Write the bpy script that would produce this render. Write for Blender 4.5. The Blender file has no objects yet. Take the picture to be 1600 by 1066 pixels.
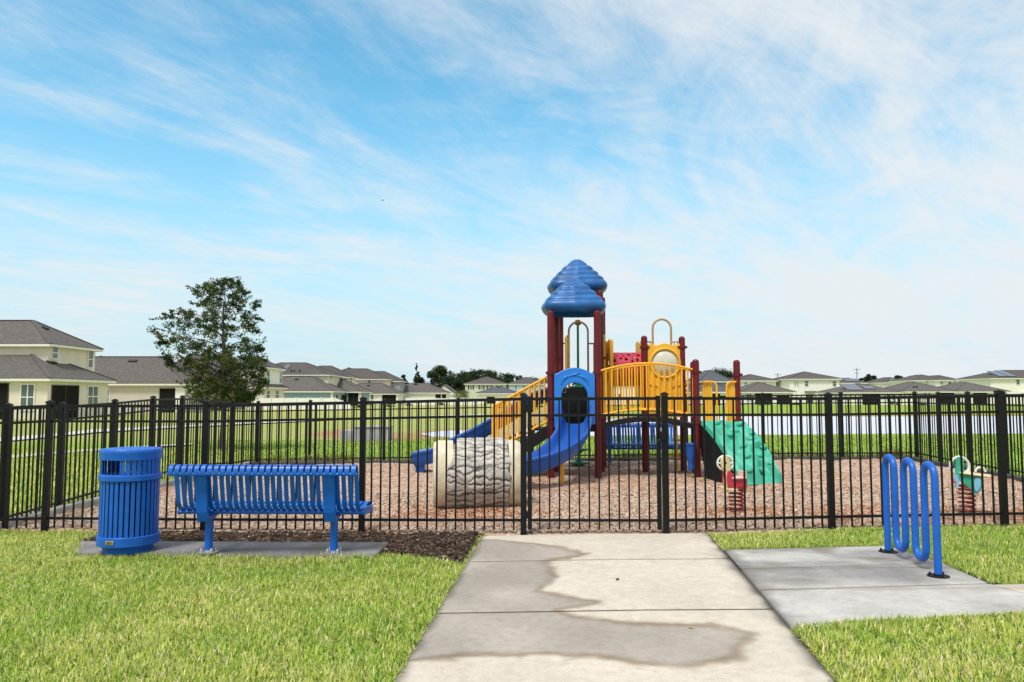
import bpy, math, random
import numpy as np
from mathutils import Vector, Matrix

random.seed(7)
rng = np.random.default_rng(7)
S = bpy.context.scene
C = S.collection
PI = math.pi

# ------------------------------------------------------------------ camera
F, H = 1200.0, 1.53
TH = math.atan(86.0 / F)
cam = bpy.data.objects.new("camera", bpy.data.cameras.new("camera"))
C.objects.link(cam)
cam.location = (0, 0, H)
cam.rotation_euler = (PI / 2 + TH, 0, 0)
cam.data.sensor_width = 36
cam.data.lens = 27
cam.data.clip_end = 3000
cam.data.clip_start = 0.05
S.camera = cam


def ray(px, py):
    u = (px - 800) / F
    v = (533 - py) / F
    return (u, math.cos(TH) - v * math.sin(TH), math.sin(TH) + v * math.cos(TH))


def P(px, py, D):
    d = ray(px, py)
    t = D / d[1]
    return Vector((d[0] * t, D, H + d[2] * t))


KX = [-700, -14, -6.4, 0.9, 9.0, 700]
KZ = [-.14, -.14, -.115, 0, .05, .05]


def gz(x):
    return float(np.interp(x, KX, KZ))


def G(px, py, z=None):
    d = ray(px, py)
    zz = 0.0 if z is None else z
    for _ in range(4):
        t = (zz - H) / d[2]
        if z is None:
            zz = gz(d[0] * t)
    return Vector((d[0] * t, d[1] * t, zz))


# ------------------------------------------------------------------ materials
MATS = {}


def _new(name):
    m = bpy.data.materials.new(name)
    m.use_nodes = True
    nt = m.node_tree
    b = nt.nodes["Principled BSDF"]
    MATS[name] = m
    return m, nt, b


def noise(nt, scale, detail=4, rough=.55, coord="Object", vec=None):
    n = nt.nodes.new("ShaderNodeTexNoise")
    n.inputs["Scale"].default_value = scale
    n.inputs["Detail"].default_value = detail
    n.inputs["Roughness"].default_value = rough
    if vec is None:
        tc = nt.nodes.new("ShaderNodeTexCoord")
        vec = tc.outputs[coord]
    nt.links.new(vec, n.inputs["Vector"])
    return n


def ramp(nt, fac, stops):
    r = nt.nodes.new("ShaderNodeValToRGB")
    el = r.color_ramp.elements
    while len(el) < len(stops):
        el.new(.5)
    for e, (p, c) in zip(el, stops):
        e.position = p
        e.color = (*c, 1)
    nt.links.new(fac, r.inputs["Fac"])
    return r


def mixc(nt, fac, a, b, mode="MIX"):
    m = nt.nodes.new("ShaderNodeMix")
    m.data_type = "RGBA"
    m.blend_type = mode
    for sock, v in ((m.inputs[0], fac), (m.inputs[6], a), (m.inputs[7], b)):
        if isinstance(v, bpy.types.NodeSocket):
            nt.links.new(v, sock)
        elif isinstance(v, (int, float)):
            sock.default_value = v
        else:
            sock.default_value = (*v, 1)
    return m.outputs[2]


def bump(nt, b, height, strength=.3, dist=.02):
    n = nt.nodes.new("ShaderNodeBump")
    n.inputs["Strength"].default_value = strength
    n.inputs["Distance"].default_value = dist
    nt.links.new(height, n.inputs["Height"])
    nt.links.new(n.outputs[0], b.inputs["Normal"])


def pm(name, col, rough=.5, var=.12, scale=6.0, bmp=0.0, metallic=0, coat=0, spec=.5, wear=None, wearcol=(.5, .5, .5), bscale=None):
    """painted / plain surface with slight mottling, optional bump and scuffs"""
    m, nt, b = _new(name)
    n = noise(nt, scale, 5)
    lo = tuple(c * (1 - var) for c in col)
    hi = tuple(min(1, c * (1 + var)) for c in col)
    r = ramp(nt, n.outputs["Fac"], [(.3, lo), (.7, hi)])
    out = r.outputs["Color"]
    if wear:
        n2 = noise(nt, scale * 7, 6, .7)
        w = ramp(nt, n2.outputs["Fac"], [(1 - wear, (0, 0, 0)), (1 - wear + .05, (1, 1, 1))])
        out = mixc(nt, w.outputs["Color"], out, wearcol)
    nt.links.new(out, b.inputs["Base Color"])
    n3 = noise(nt, scale * 3, 3)
    mr = nt.nodes.new("ShaderNodeMapRange")
    mr.inputs["To Min"].default_value = max(.02, rough - .1)
    mr.inputs["To Max"].default_value = min(1, rough + .12)
    nt.links.new(n3.outputs["Fac"], mr.inputs["Value"])
    nt.links.new(mr.outputs[0], b.inputs["Roughness"])
    b.inputs["Metallic"].default_value = metallic
    b.inputs["Specular IOR Level"].default_value = spec
    if coat:
        b.inputs["Coat Weight"].default_value = coat
        b.inputs["Coat Roughness"].default_value = .15
    if bmp:
        n4 = noise(nt, bscale or scale * 6, 6, .6)
        bump(nt, b, n4.outputs["Fac"], bmp, .01)
    return m


M = {}
M['blue'] = pm("blue_powder_coat", (.005, .115, .53), .36, .10, 9, wear=.29, wearcol=(.10, .24, .60), coat=.08, spec=.4)
M['blue_pl'] = pm("blue_plastic", (.008, .088, .40), .36, .12, 3, .05, spec=.45)
M['blue_light'] = pm("bright_blue_plastic", (.015, .20, .66), .38, .1, 3, .05)
M['blue_roof'] = pm("blue_roof_plastic", (.010, .105, .33), .38, .3, 5, .08)
M['black'] = pm("black_aluminium", (.0045, .0045, .006), .42, .2, 20, spec=.28)
M['blackmat'] = pm("black_vinyl", (.008, .008, .009), .6, .2, 20, spec=.3)
M['maroon'] = pm("maroon_post_paint", (.125, .008, .012), .42, .12, 8, spec=.3)
M['yellow'] = pm("yellow_paint", (.90, .41, .012), .42, .1, 8)
M['yellow_pl'] = pm("yellow_plastic", (.80, .43, .03), .5, .14, 4, .05)
M['orange'] = pm("orange_knob", (.55, .17, .02), .4, .1)
M['tan_tube'] = pm("tan_tube_paint", (.42, .27, .12), .4, .1)
M['pink'] = pm("raspberry_plastic", (.48, .02, .06), .42, .1, 4)
M['green'] = pm("green_plastic", (.012, .25, .09), .42, .12, 5)
M['teal'] = pm("seafoam_plastic", (.045, .40, .27), .5, .16, 4, .1)
M['cream_pl'] = pm("cream_plastic", (.72, .60, .33), .5, .12, 6)
M['red_pl'] = pm("red_plastic", (.52, .04, .075), .42, .2, 20)
M['spring'] = pm("red_spring_paint", (.24, .018, .014), .42, .2, 20)
M['white_pl'] = pm("white_plastic", (.78, .78, .76), .45, .06, 8)
M['pinkwhite'] = pm("pale_pink_plastic", (.75, .50, .45), .45, .1, 8)
M['skyblue_pl'] = pm("sky_blue_plastic", (.22, .5, .75), .45, .1, 8)
M['clear'] = pm("milky_bubble", (.62, .60, .50), .3, .1, 5)
M['gold'] = pm("brass_plate", (.55, .42, .13), .35, .4, 60, metallic=.6)
M['steel'] = pm("galvanised_steel", (.5, .5, .5), .4, .2, 20, metallic=.8)
M['dark_in'] = pm("dark_liner", (.012, .012, .014), .7, .2)
M['logend'] = pm("cream_concrete", (.62, .55, .41), .85, .2, 7, .5, bscale=30, wear=.36, wearcol=(.34, .24, .14))
M['stucco_cream'] = pm("cream_stucco", (.70, .63, .53), .9, .06, 1.2, .2, bscale=25)
M['stucco_pale'] = pm("pale_stucco", (.83, .785, .73), .9, .06, 1.2, .2, bscale=25)
M['stucco_grey'] = pm("greige_stucco", (.56, .52, .45), .9, .06, 1.2, .2, bscale=25)
M['stucco_white'] = pm("white_stucco", (.80, .79, .78), .9, .05, 1.2, .2, bscale=25)
M['stucco_blue'] = pm("blue_grey_siding", (.25, .36, .42), .85, .08, 1.2)
M['stucco_sage'] = pm("sage_siding", (.55, .58, .46), .85, .08, 1.2)
M['stucco_slate'] = pm("slate_siding", (.30, .32, .36), .85, .08, 1.2)
M['trim'] = pm("white_trim", (.76, .74, .69), .6, .05, 2)
M['screen'] = pm("dark_insect_screen", (.014, .012, .011), .9, .25, 3, spec=.12)
M['glass'] = pm("window_glass", (.07, .10, .11), .08, .4, .8, spec=.8)
M['vinyl'] = pm("white_vinyl", (.80, .79, .75), .5, .05, 1)
M['solar'] = pm("solar_glass", (.05, .06, .09), .16, .2, 2, spec=.8, coat=.3)
M['darkvent'] = pm("roof_vent_metal", (.03, .03, .032), .5, .2)
M['shutter'] = pm("dark_shutter", (.03, .03, .035), .6, .2)
M['hvac'] = pm("grey_unit_metal", (.22, .22, .22), .5, .2)
M['wood'] = pm("weathered_wood", (.20, .16, .12), .9, .3, 12)
M['stake'] = pm("yellowish_stake_wood", (.52, .46, .12), .8, .3, 12)
M['bark'] = pm("tree_bark", (.10, .08, .06), .95, .35, 9, .6)
M['curb'] = pm("kerb_concrete", (.38, .36, .33), .9, .3, 3, .4, bscale=40)
M['kerbdark'] = pm("dark_edging", (.055, .055, .058), .8, .4, 4, .3)
M['stone'] = pm("grey_headwall_concrete", (.36, .35, .38), .9, .15, 3, .3)
M['pebble'] = pm("pebble_stone", (.06, .05, .045), .8, .3, 60)
M['leaf_litter'] = pm("dry_leaf", (.42, .33, .17), .8, .3, 60)


def roofmat(name, col):
    m, nt, b = _new(name)
    n1 = noise(nt, 1.1, 3)
    n2 = noise(nt, 3.2, 6, .8)
    n3 = noise(nt, 22, 3, .7)
    a = ramp(nt, n2.outputs["Fac"], [(.34, tuple(c * .5 for c in col)), (.5, col), (.66, tuple(c * 1.6 for c in col))])
    a2 = mixc(nt, n1.outputs["Fac"], a.outputs["Color"], tuple(c * .8 for c in col))
    a3 = ramp(nt, n3.outputs["Fac"], [(.3, (.55, .55, .55)), (.7, (1.45, 1.42, 1.4))])
    o = mixc(nt, 1.0, a2, a3.outputs["Color"], "MULTIPLY")
    nt.links.new(o, b.inputs["Base Color"])
    b.inputs["Roughness"].default_value = .92
    bump(nt, b, n3.outputs["Fac"], .5, .03)
    return m


M['roof'] = roofmat("grey_shingle", (.118, .105, .098))
M['roof_dark'] = roofmat("dark_shingle", (.092, .081, .076))
M['roof_slate'] = roofmat("slate_shingle", (.09, .10, .12))


def concrete(name, light, dark, damp=False):
    m, nt, b = _new(name)
    n1 = noise(nt, 1.3, 6, .6)
    n2 = noise(nt, 14, 6, .7)
    n3 = noise(nt, 110, 3, .6)
    a = ramp(nt, n1.outputs["Fac"], [(.3, dark), (.62, light)])
    s = ramp(nt, n2.outputs["Fac"], [(.25, (.82, .81, .79)), (.6, (1.04, 1.04, 1.04))])
    o = mixc(nt, 1.0, a.outputs["Color"], s.outputs["Color"], "MULTIPLY")
    g = ramp(nt, n3.outputs["Fac"], [(.25, (.80, .80, .80)), (.6, (1.05, 1.05, 1.05))])
    o = mixc(nt, .7, o, g.outputs["Color"], "MULTIPLY")
    at = nt.nodes.new("ShaderNodeAttribute")
    at.attribute_name = "damp"
    sep = nt.nodes.new("ShaderNodeSeparateColor")
    nt.links.new(at.outputs["Color"], sep.inputs[0])
    if damp:
        bt = noise(nt, 1.0, 3, .6)
        mpb = nt.nodes.new('ShaderNodeMapping')
        mpb.inputs['Scale'].default_value = (9, 260, 1)
        tcb = nt.nodes.new('ShaderNodeTexCoord')
        nt.links.new(tcb.outputs['Object'], mpb.inputs[0])
        nt.links.new(mpb.outputs[0], bt.inputs['Vector'])
        brm = ramp(nt, bt.outputs['Fac'], [(.3, (.88, .88, .87)), (.65, (1.04, 1.04, 1.04))])
        o = mixc(nt, 1.0, o, brm.outputs['Color'], 'MULTIPLY')
        w = mixc(nt, 1.0, o, (.585, .575, .585), "MULTIPLY")
        o = mixc(nt, sep.outputs[0], o, w)
        o = mixc(nt, sep.outputs[1], o, mixc(nt, 1.0, o, (.63, .54, .42), "MULTIPLY"))
        mr = nt.nodes.new("ShaderNodeMapRange")
        mr.inputs["To Min"].default_value = .9
        mr.inputs["To Max"].default_value = .62
        nt.links.new(sep.outputs[0], mr.inputs["Value"])
        nt.links.new(mr.outputs[0], b.inputs["Roughness"])
        o = mixc(nt, sep.outputs[2], o, (.045, .038, .03))
    else:
        b.inputs["Roughness"].default_value = .9
    nt.links.new(o, b.inputs["Base Color"])
    bump(nt, b, n3.outputs["Fac"], .22, .004)
    return m


M['path'] = concrete("pale_concrete", (.62, .555, .47), (.54, .48, .40), True)
M['pad'] = concrete("grey_concrete", (.54, .52, .49), (.37, .355, .34), True)
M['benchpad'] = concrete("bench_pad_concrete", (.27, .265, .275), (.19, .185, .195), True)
M['walk'] = concrete("far_walk_concrete", (.62, .60, .56), (.52, .50, .46))


def lawnmat():
    m, nt, b = _new("lawn_ground")
    geo = nt.nodes.new("ShaderNodeNewGeometry")
    n1 = noise(nt, .11, 4, .6, vec=geo.outputs["Position"])
    n2 = noise(nt, 2.2, 5, .7, vec=geo.outputs["Position"])
    n3 = noise(nt, 26, 3, .7, vec=geo.outputs["Position"])
    at = nt.nodes.new("ShaderNodeAttribute")
    at.attribute_name = "dry"
    sep = nt.nodes.new("ShaderNodeSeparateColor")
    nt.links.new(at.outputs["Color"], sep.inputs[0])
    g = ramp(nt, n2.outputs["Fac"], [(.3, (.17, .30, .03)), (.55, (.26, .40, .04)), (.75, (.36, .44, .07))])
    d = ramp(nt, n2.outputs["Fac"], [(.3, (.33, .34, .11)), (.55, (.43, .42, .16)), (.75, (.50, .45, .21))])
    fac = nt.nodes.new("ShaderNodeMath")
    fac.operation = "MULTIPLY_ADD"
    nt.links.new(n1.outputs["Fac"], fac.inputs[0])
    fac.inputs[1].default_value = .7
    fac.inputs[2].default_value = -.35
    add = nt.nodes.new("ShaderNodeMath")
    add.operation = "ADD"
    add.use_clamp = True
    nt.links.new(fac.outputs[0], add.inputs[0])
    nt.links.new(sep.outputs[0], add.inputs[1])
    o = mixc(nt, add.outputs[0], g.outputs["Color"], d.outputs["Color"])
    f = ramp(nt, n3.outputs["Fac"], [(.3, (.62, .66, .6)), (.65, (1.15, 1.13, 1.1))])
    o = mixc(nt, 1.0, o, f.outputs["Color"], "MULTIPLY")
    o = mixc(nt, sep.outputs[1], o, mixc(nt, n2.outputs["Fac"], (.30, .16, .07), (.44, .29, .16)))
    nt.links.new(o, b.inputs["Base Color"])
    b.inputs["Roughness"].default_value = .95
    b.inputs["Specular IOR Level"].default_value = .1
    bump(nt, b, n3.outputs["Fac"], .6, .05)
    return m


M['lawn'] = lawnmat()


def attrmat(name, rough=.7, trans=0.0, spec=.3):
    """colour of every blade / chip / leaf comes from its own 'col' attribute"""
    m, nt, b = _new(name)
    at = nt.nodes.new("ShaderNodeAttribute")
    at.attribute_name = "col"
    n = noise(nt, 60, 3)
    r = ramp(nt, n.outputs["Fac"], [(.3, (.85, .85, .85)), (.7, (1.12, 1.12, 1.12))])
    o = mixc(nt, 1.0, at.outputs["Color"], r.outputs["Color"], "MULTIPLY")
    nt.links.new(o, b.inputs["Base Color"])
    b.inputs["Roughness"].default_value = rough
    b.inputs["Specular IOR Level"].default_value = spec
    if trans:
        t = nt.nodes.new("ShaderNodeBsdfTranslucent")
        nt.links.new(o, t.inputs["Color"])
        mx = nt.nodes.new("ShaderNodeMixShader")
        mx.inputs[0].default_value = trans
        nt.links.new(b.outputs[0], mx.inputs[1])
        nt.links.new(t.outputs[0], mx.inputs[2])
        nt.links.new(mx.outputs[0], nt.nodes["Material Output"].inputs["Surface"])
    return m


M['grass'] = attrmat("grass_blade", .55, .35)
M['leaf'] = attrmat("tree_leaf", .7, .3, .15)
M['chip'] = attrmat("wood_chip", .9, 0, .15)


def mulchmat(name, cols, scale):
    m, nt, b = _new(name)
    geo = nt.nodes.new("ShaderNodeNewGeometry")
    v = nt.nodes.new("ShaderNodeTexVoronoi")
    v.inputs["Scale"].default_value = scale
    mp = nt.nodes.new("ShaderNodeMapping")
    mp.inputs["Scale"].default_value = (1, 1.7, 1)
    mp.inputs["Rotation"].default_value = (0, 0, .6)
    nt.links.new(geo.outputs["Position"], mp.inputs[0])
    nz = noise(nt, 9, 4, .6, vec=geo.outputs["Position"])
    vm = nt.nodes.new("ShaderNodeMix")
    vm.data_type = "RGBA"
    vm.inputs[0].default_value = .06
    nt.links.new(mp.outputs[0], vm.inputs[6])
    nt.links.new(nz.outputs["Color"], vm.inputs[7])
    nt.links.new(vm.outputs[2], v.inputs["Vector"])
    sp = nt.nodes.new("ShaderNodeSeparateColor")
    nt.links.new(v.outputs["Color"], sp.inputs[0])
    r = ramp(nt, sp.outputs[0], [(i / (len(cols) - 1), c) for i, c in enumerate(cols)])
    n1 = noise(nt, .8, 4, .6, vec=geo.outputs["Position"])
    t = ramp(nt, n1.outputs["Fac"], [(.35, (.9, .78, .68)), (.6, (1.06, 1.05, 1.04))])
    o = mixc(nt, 1.0, r.outputs["Color"], t.outputs["Color"], "MULTIPLY")
    nt.links.new(o, b.inputs["Base Color"])
    b.inputs["Roughness"].default_value = .95
    b.inputs["Specular IOR Level"].default_value = .15
    bump(nt, b, v.outputs["Distance"], .9, .03)
    return m


MULCH = [(.15, .09, .06), (.46, .32, .235), (.57, .43, .33), (.52, .37, .28), (.67, .55, .45), (.38, .23, .15), (.61, .48, .385)]
M['mulch'] = mulchmat("playground_mulch", MULCH, 22)
BED = [(.018, .013, .010), (.045, .03, .022), (.030, .021, .016), (.065, .042, .028), (.024, .017, .013)]
M['bed'] = mulchmat("dark_bed_mulch", BED, 30)
M['dirt'] = pm("dark_dirt", (.018, .014, .010), .95, .3, 9, .3)


def watermat():
    m, nt, b = _new("pond_water")
    b.inputs["Base Color"].default_value = (.60, .61, .68, 1)
    b.inputs["Roughness"].default_value = .32
    b.inputs["IOR"].default_value = 1.33
    geo = nt.nodes.new("ShaderNodeNewGeometry")
    n = noise(nt, 2.2, 4, .6, vec=geo.outputs["Position"])
    bump(nt, b, n.outputs["Fac"], .02, .02)
    return m


M['water'] = watermat()


def barkmat():
    m, nt, b = _new("log_bark_concrete")
    at = nt.nodes.new("ShaderNodeAttribute")
    at.attribute_name = "col"
    n = noise(nt, 12, 5, .65)
    r = ramp(nt, n.outputs["Fac"], [(.3, (.55, .55, .56)), (.6, (1.05, 1.03, 1.0))])
    o = mixc(nt, 1.0, at.outputs["Color"], r.outputs["Color"], "MULTIPLY")
    nt.links.new(o, b.inputs["Base Color"])
    b.inputs["Roughness"].default_value = .9
    n2 = noise(nt, 45, 5, .7)
    bump(nt, b, n2.outputs["Fac"], .5, .01)
    return m


M['logbark'] = barkmat()

# ------------------------------------------------------------------ mesh building helpers


class MB:
    def __init__(s):
        s.v = []
        s.f = []

    def add(s, vs, fs):
        o = len(s.v)
        s.v += [tuple(p) for p in vs]
        s.f += [tuple(i + o for i in f) for f in fs]
        return s

    def box(s, c, size, rz=0.0, mat=None):
        hx, hy, hz = size[0] / 2, size[1] / 2, size[2] / 2
        R = mat or Matrix.Rotation(rz, 3, 'Z')
        c = Vector(c)
        vs = [c + R @ Vector((x * hx, y * hy, z * hz)) for x in (-1, 1) for y in (-1, 1) for z in (-1, 1)]
        return s.add(vs, [(0, 1, 3, 2), (4, 6, 7, 5), (0, 4, 5, 1), (2, 3, 7, 6), (0, 2, 6, 4), (1, 5, 7, 3)])

    def bar(s, a, b, w, h, up=(0, 0, 1)):
        """box beam from a to b; w sideways, h along up"""
        a, b = Vector(a), Vector(b)
        d = b - a
        L = d.length
        d = d.normalized()
        side = d.cross(Vector(up))
        if side.length < 1e-5:
            side = Vector((1, 0, 0))
        side.normalize()
        u = side.cross(d).normalized()
        R = Matrix((side, d, u)).transposed()
        return s.box((a + b) / 2, (w, L, h), mat=R)

    def tube(s, pts, r, n=10, closed=False, caps=True):
        pts = [Vector(p) for p in pts]
        N = len(pts)
        rs = r if isinstance(r, (list, tuple)) else [r] * N
        tang = []
        for i in range(N):
            if closed:
                t = pts[(i + 1) % N] - pts[i - 1]
            else:
                t = pts[min(i + 1, N - 1)] - pts[max(i - 1, 0)]
            tang.append(t.normalized() if t.length > 1e-9 else Vector((0, 0, 1)))
        ref = Vector((0, 0, 1)) if abs(tang[0].z) < .9 else Vector((1, 0, 0))
        nrm = (ref - tang[0] * ref.dot(tang[0])).normalized()
        vs, fs = [], []
        for i in range(N):
            nrm = nrm - tang[i] * nrm.dot(tang[i])
            if nrm.length < 1e-6:
                nrm = tang[i].orthogonal()
            nrm.normalize()
            bi = tang[i].cross(nrm)
            for k in range(n):
                a = 2 * PI * k / n
                vs.append(pts[i] + (nrm * math.cos(a) + bi * math.sin(a)) * rs[i])
        for i in range(N if closed else N - 1):
            j = (i + 1) % N
            for k in range(n):
                k2 = (k + 1) % n
                fs.append((i * n + k, i * n + k2, j * n + k2, j * n + k))
        if caps and not closed:
            fs.append(tuple(range(n))[::-1])
            fs.append(tuple((N - 1) * n + k for k in range(n)))
        return s.add(vs, fs)

    def lathe(s, prof, c=(0, 0, 0), n=32, shape=None):
        """prof: list of (r,z); shape(angle)->radius factor"""
        vs, fs = [], []
        for r, z in prof:
            for k in range(n):
                a = 2 * PI * k / n
                q = r * (shape(a) if shape else 1)
                vs.append((c[0] + q * math.cos(a), c[1] + q * math.sin(a), c[2] + z))
        for i in range(len(prof) - 1):
            for k in range(n):
                k2 = (k + 1) % n
                fs.append((i * n + k, i * n + k2, (i + 1) * n + k2, (i + 1) * n + k))
        fs.append(tuple(range(n))[::-1])
        fs.append(tuple((len(prof) - 1) * n + k for k in range(n)))
        return s.add(vs, fs)

    def sweep(s, prof, path, rights, ups, closed=True):
        """closed 2D profile (a along right, b along up) swept along path, capped"""
        n = len(prof)
        vs, fs = [], []
        for p, r, u in zip(path, rights, ups):
            for a, b in prof:
                vs.append(Vector(p) + Vector(r) * a + Vector(u) * b)
        for i in range(len(path) - 1):
            for k in range(n):
                k2 = (k + 1) % n
                fs.append((i * n + k, i * n + k2, (i + 1) * n + k2, (i + 1) * n + k))
        fs.append(tuple(range(n))[::-1])
        fs.append(tuple((len(path) - 1) * n + k for k in range(n)))
        return s.add(vs, fs)

    def plate(s, outer, inner, o, ax, ay, th):
        """flat plate from 2D outlines of equal count (inner may be None); o origin, ax/ay axes, th thickness along ax x ay"""
        o, ax, ay = Vector(o), Vector(ax).normalized(), Vector(ay).normalized()
        nz = ax.cross(ay).normalized() * th
        n = len(outer)
        pt = lambda q: o + ax * q[0] + ay * q[1]
        if inner is None:
            vs = [pt(q) for q in outer] + [pt(q) + nz for q in outer]
            fs = [tuple(range(n))[::-1], tuple(range(n, 2 * n))]
            fs += [(k, (k + 1) % n, n + (k + 1) % n, n + k) for k in range(n)]
            return s.add(vs, fs)
        vs = [pt(q) for q in outer] + [pt(q) for q in inner] + [pt(q) + nz for q in outer] + [pt(q) + nz for q in inner]
        fs = []
        for k in range(n):
            k2 = (k + 1) % n
            fs += [(k, n + k, n + k2, k2), (2 * n + k, 2 * n + k2, 3 * n + k2, 3 * n + k),
                   (k, k2, 2 * n + k2, 2 * n + k), (n + k, 3 * n + k, 3 * n + k2, n + k2)]
        return s.add(vs, fs)

    def build(s, name, mat, parent=None, smooth=40, local=False, bevel=0, loc=None):
        me = bpy.data.meshes.new(name)
        off = Vector((0, 0, 0))
        if parent is not None and not local:
            q = parent
            while q is not None:
                off += Vector(q.location)
                q = q.parent
        if loc is not None:
            off += Vector(loc)
        vs = [tuple(Vector(p) - off) for p in s.v] if off.length else s.v
        me.from_pydata(vs, [], s.f)
        me.validate()
        me.update()
        o = bpy.data.objects.new(name, me)
        C.objects.link(o)
        if mat is not None:
            me.materials.append(mat)
        if parent is not None:
            o.parent = parent
        if loc is not None:
            o.location = loc
        if smooth:
            me.shade_smooth()
            me.set_sharp_from_angle(angle=math.radians(smooth))
        if bevel:
            bv = o.modifiers.new("bevel", "BEVEL")
            bv.width = bevel
            bv.segments = 2
            bv.limit_method = 'ANGLE'
        return o


def tag(o, label=None, cat=None, group=None, kind=None):
    if label:
        o["label"] = label
    if cat:
        o["category"] = cat
    if group:
        o["group"] = group
    if kind:
        o["kind"] = kind
    return o


def empty(name, loc, label=None, cat=None, group=None, rz=0.0):
    o = bpy.data.objects.new(name, None)
    C.objects.link(o)
    o.location = loc
    o.rotation_euler = (0, 0, rz)
    o.empty_display_size = .2
    return tag(o, label, cat, group)


def copy_tree(o, parent=None):
    c = o.copy()
    C.objects.link(c)
    c.parent = parent
    for ch in list(o.children):
        copy_tree(ch, c)
    return c


def fast_mesh(name, verts, quads, tris, cols=None, mat=None, attr="col"):
    me = bpy.data.meshes.new(name)
    nv = len(verts)
    me.vertices.add(nv)
    me.vertices.foreach_set("co", np.asarray(verts, dtype=np.float32).ravel())
    nq = 0 if quads is None else len(quads)
    ntr = 0 if tris is None else len(tris)
    idx = np.concatenate([np.asarray(a).ravel() for a in (quads, tris) if a is not None and len(a)])
    me.loops.add(len(idx))
    me.loops.foreach_set("vertex_index", idx.astype(np.int32))
    me.polygons.add(nq + ntr)
    starts = np.concatenate([np.arange(nq) * 4, nq * 4 + np.arange(ntr) * 3]).astype(np.int32)
    me.polygons.foreach_set("loop_start", starts)
    me.update(calc_edges=True)
    if cols is not None:
        a = me.color_attributes.new(attr, 'FLOAT_COLOR', 'POINT')
        c4 = np.ones((nv, 4), dtype=np.float32)
        c4[:, :3] = cols
        a.data.foreach_set("color", c4.ravel())
    if mat:
        me.materials.append(mat)
    o = bpy.data.objects.new(name, me)
    C.objects.link(o)
    return o


def inpoly(x, y, poly):
    inside = np.zeros(x.shape, dtype=bool)
    n = len(poly)
    for i in range(n):
        x1, y1 = poly[i]
        x2, y2 = poly[(i + 1) % n]
        if y1 == y2:
            continue
        c = ((y1 > y) != (y2 > y)) & (x < (x2 - x1) * (y - y1) / (y2 - y1) + x1)
        inside ^= c
    return inside


def polydist(x, y, poly):
    d = np.full(x.shape, 1e9)
    n = len(poly)
    for i in range(n):
        x1, y1 = poly[i]
        x2, y2 = poly[(i + 1) % n]
        dx, dy = x2 - x1, y2 - y1
        L = dx * dx + dy * dy + 1e-12
        t = np.clip(((x - x1) * dx + (y - y1) * dy) / L, 0, 1)
        d = np.minimum(d, np.hypot(x - x1 - t * dx, y - y1 - t * dy))
    return d


def gxy(pts):
    return [tuple(G(*p)[:2]) for p in pts]


def vnoise(x, y, seed=0):
    """smooth value noise"""
    xi, yi = np.floor(x).astype(int), np.floor(y).astype(int)
    xf, yf = x - xi, y - yi
    xf = xf * xf * (3 - 2 * xf)
    yf = yf * yf * (3 - 2 * yf)

    def h(a, b):
        v = np.sin(a * 127.1 + b * 311.7 + seed * 74.7) * 43758.5453
        return v - np.floor(v)
    return (h(xi, yi) * (1 - xf) + h(xi + 1, yi) * xf) * (1 - yf) + (h(xi, yi + 1) * (1 - xf) + h(xi + 1, yi + 1) * xf) * yf


def slab(name, c4, top, thick, mat, nx, ny, attrfn=None, jitter=0.0):
    """horizontal slab from 4 ground corners (a,b,c,d in order), following the ground; top offset above ground"""
    a, b, c, d = [np.array(p[:2], dtype=float) for p in c4]
    u = np.linspace(0, 1, nx + 1)
    v = np.linspace(0, 1, ny + 1)
    U, V = np.meshgrid(u, v)
    X = (a[0] * (1 - U) + b[0] * U) * (1 - V) + (d[0] * (1 - U) + c[0] * U) * V
    Y = (a[1] * (1 - U) + b[1] * U) * (1 - V) + (d[1] * (1 - U) + c[1] * U) * V
    Z = np.interp(X, KX, KZ) + top
    if jitter:
        Z = Z + jitter * (vnoise(X * 3, Y * 3, 3) - .5) + jitter * .6 * (vnoise(X * 11, Y * 11, 5) - .5)
    verts = np.stack([X, Y, Z], -1).reshape(-1, 3)
    i = np.arange(ny)[:, None] * (nx + 1) + np.arange(nx)[None]
    i = i.ravel()
    quads = np.stack([i, i + 1, i + nx + 2, i + nx + 1], -1)
    # make sure it faces up
    p0, p1, p3 = verts[quads[0][0]], verts[quads[0][1]], verts[quads[0][3]]
    flip = np.cross(p1 - p0, p3 - p0)[2] < 0
    if flip:
        quads = quads[:, ::-1]
    ring = list(range(nx)) + [(k + 1) * (nx + 1) - 1 for k in range(ny)] + [(ny + 1) * (nx + 1) - 1 - k for k in range(nx)] + [(ny - k) * (nx + 1) for k in range(ny)]
    base = len(verts)
    low = verts[ring].copy()
    low[:, 2] -= thick
    m = len(ring)
    sk = []
    for k in range(m):
        k2 = (k + 1) % m
        q = (ring[k], base + k, base + k2, ring[k2])
        sk.append(q[::-1] if flip else q)
    verts = np.concatenate([verts, low])
    quads = np.concatenate([quads, np.array(sk)])
    cols = None
    if attrfn is not None:
        cols = attrfn(verts[:, 0], verts[:, 1])
        cols[base:] = (0, 0, 1)
    o = fast_mesh(name, verts, quads, None, cols, mat, "damp")
    return o

# ================================================================== GROUND
WZ = -.17          # water level
POND = [tuple(G(x, y, WZ)[:2]) for x, y in
        [(664, 677), (690, 683.5), (760, 685.5), (860, 684.5), (1000, 685), (1300, 684), (1600, 683.5), (2300, 683),
         (2300, 650), (1600, 650.5), (1300, 651), (1100, 651), (1000, 652), (960, 655), (930, 662), (860, 668), (760, 671), (700, 673)]]
BARE = gxy([(470, 681), (560, 690), (640, 689), (690, 685), (770, 688), (770, 669), (690, 668), (640, 679), (560, 668), (500, 672)])


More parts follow.
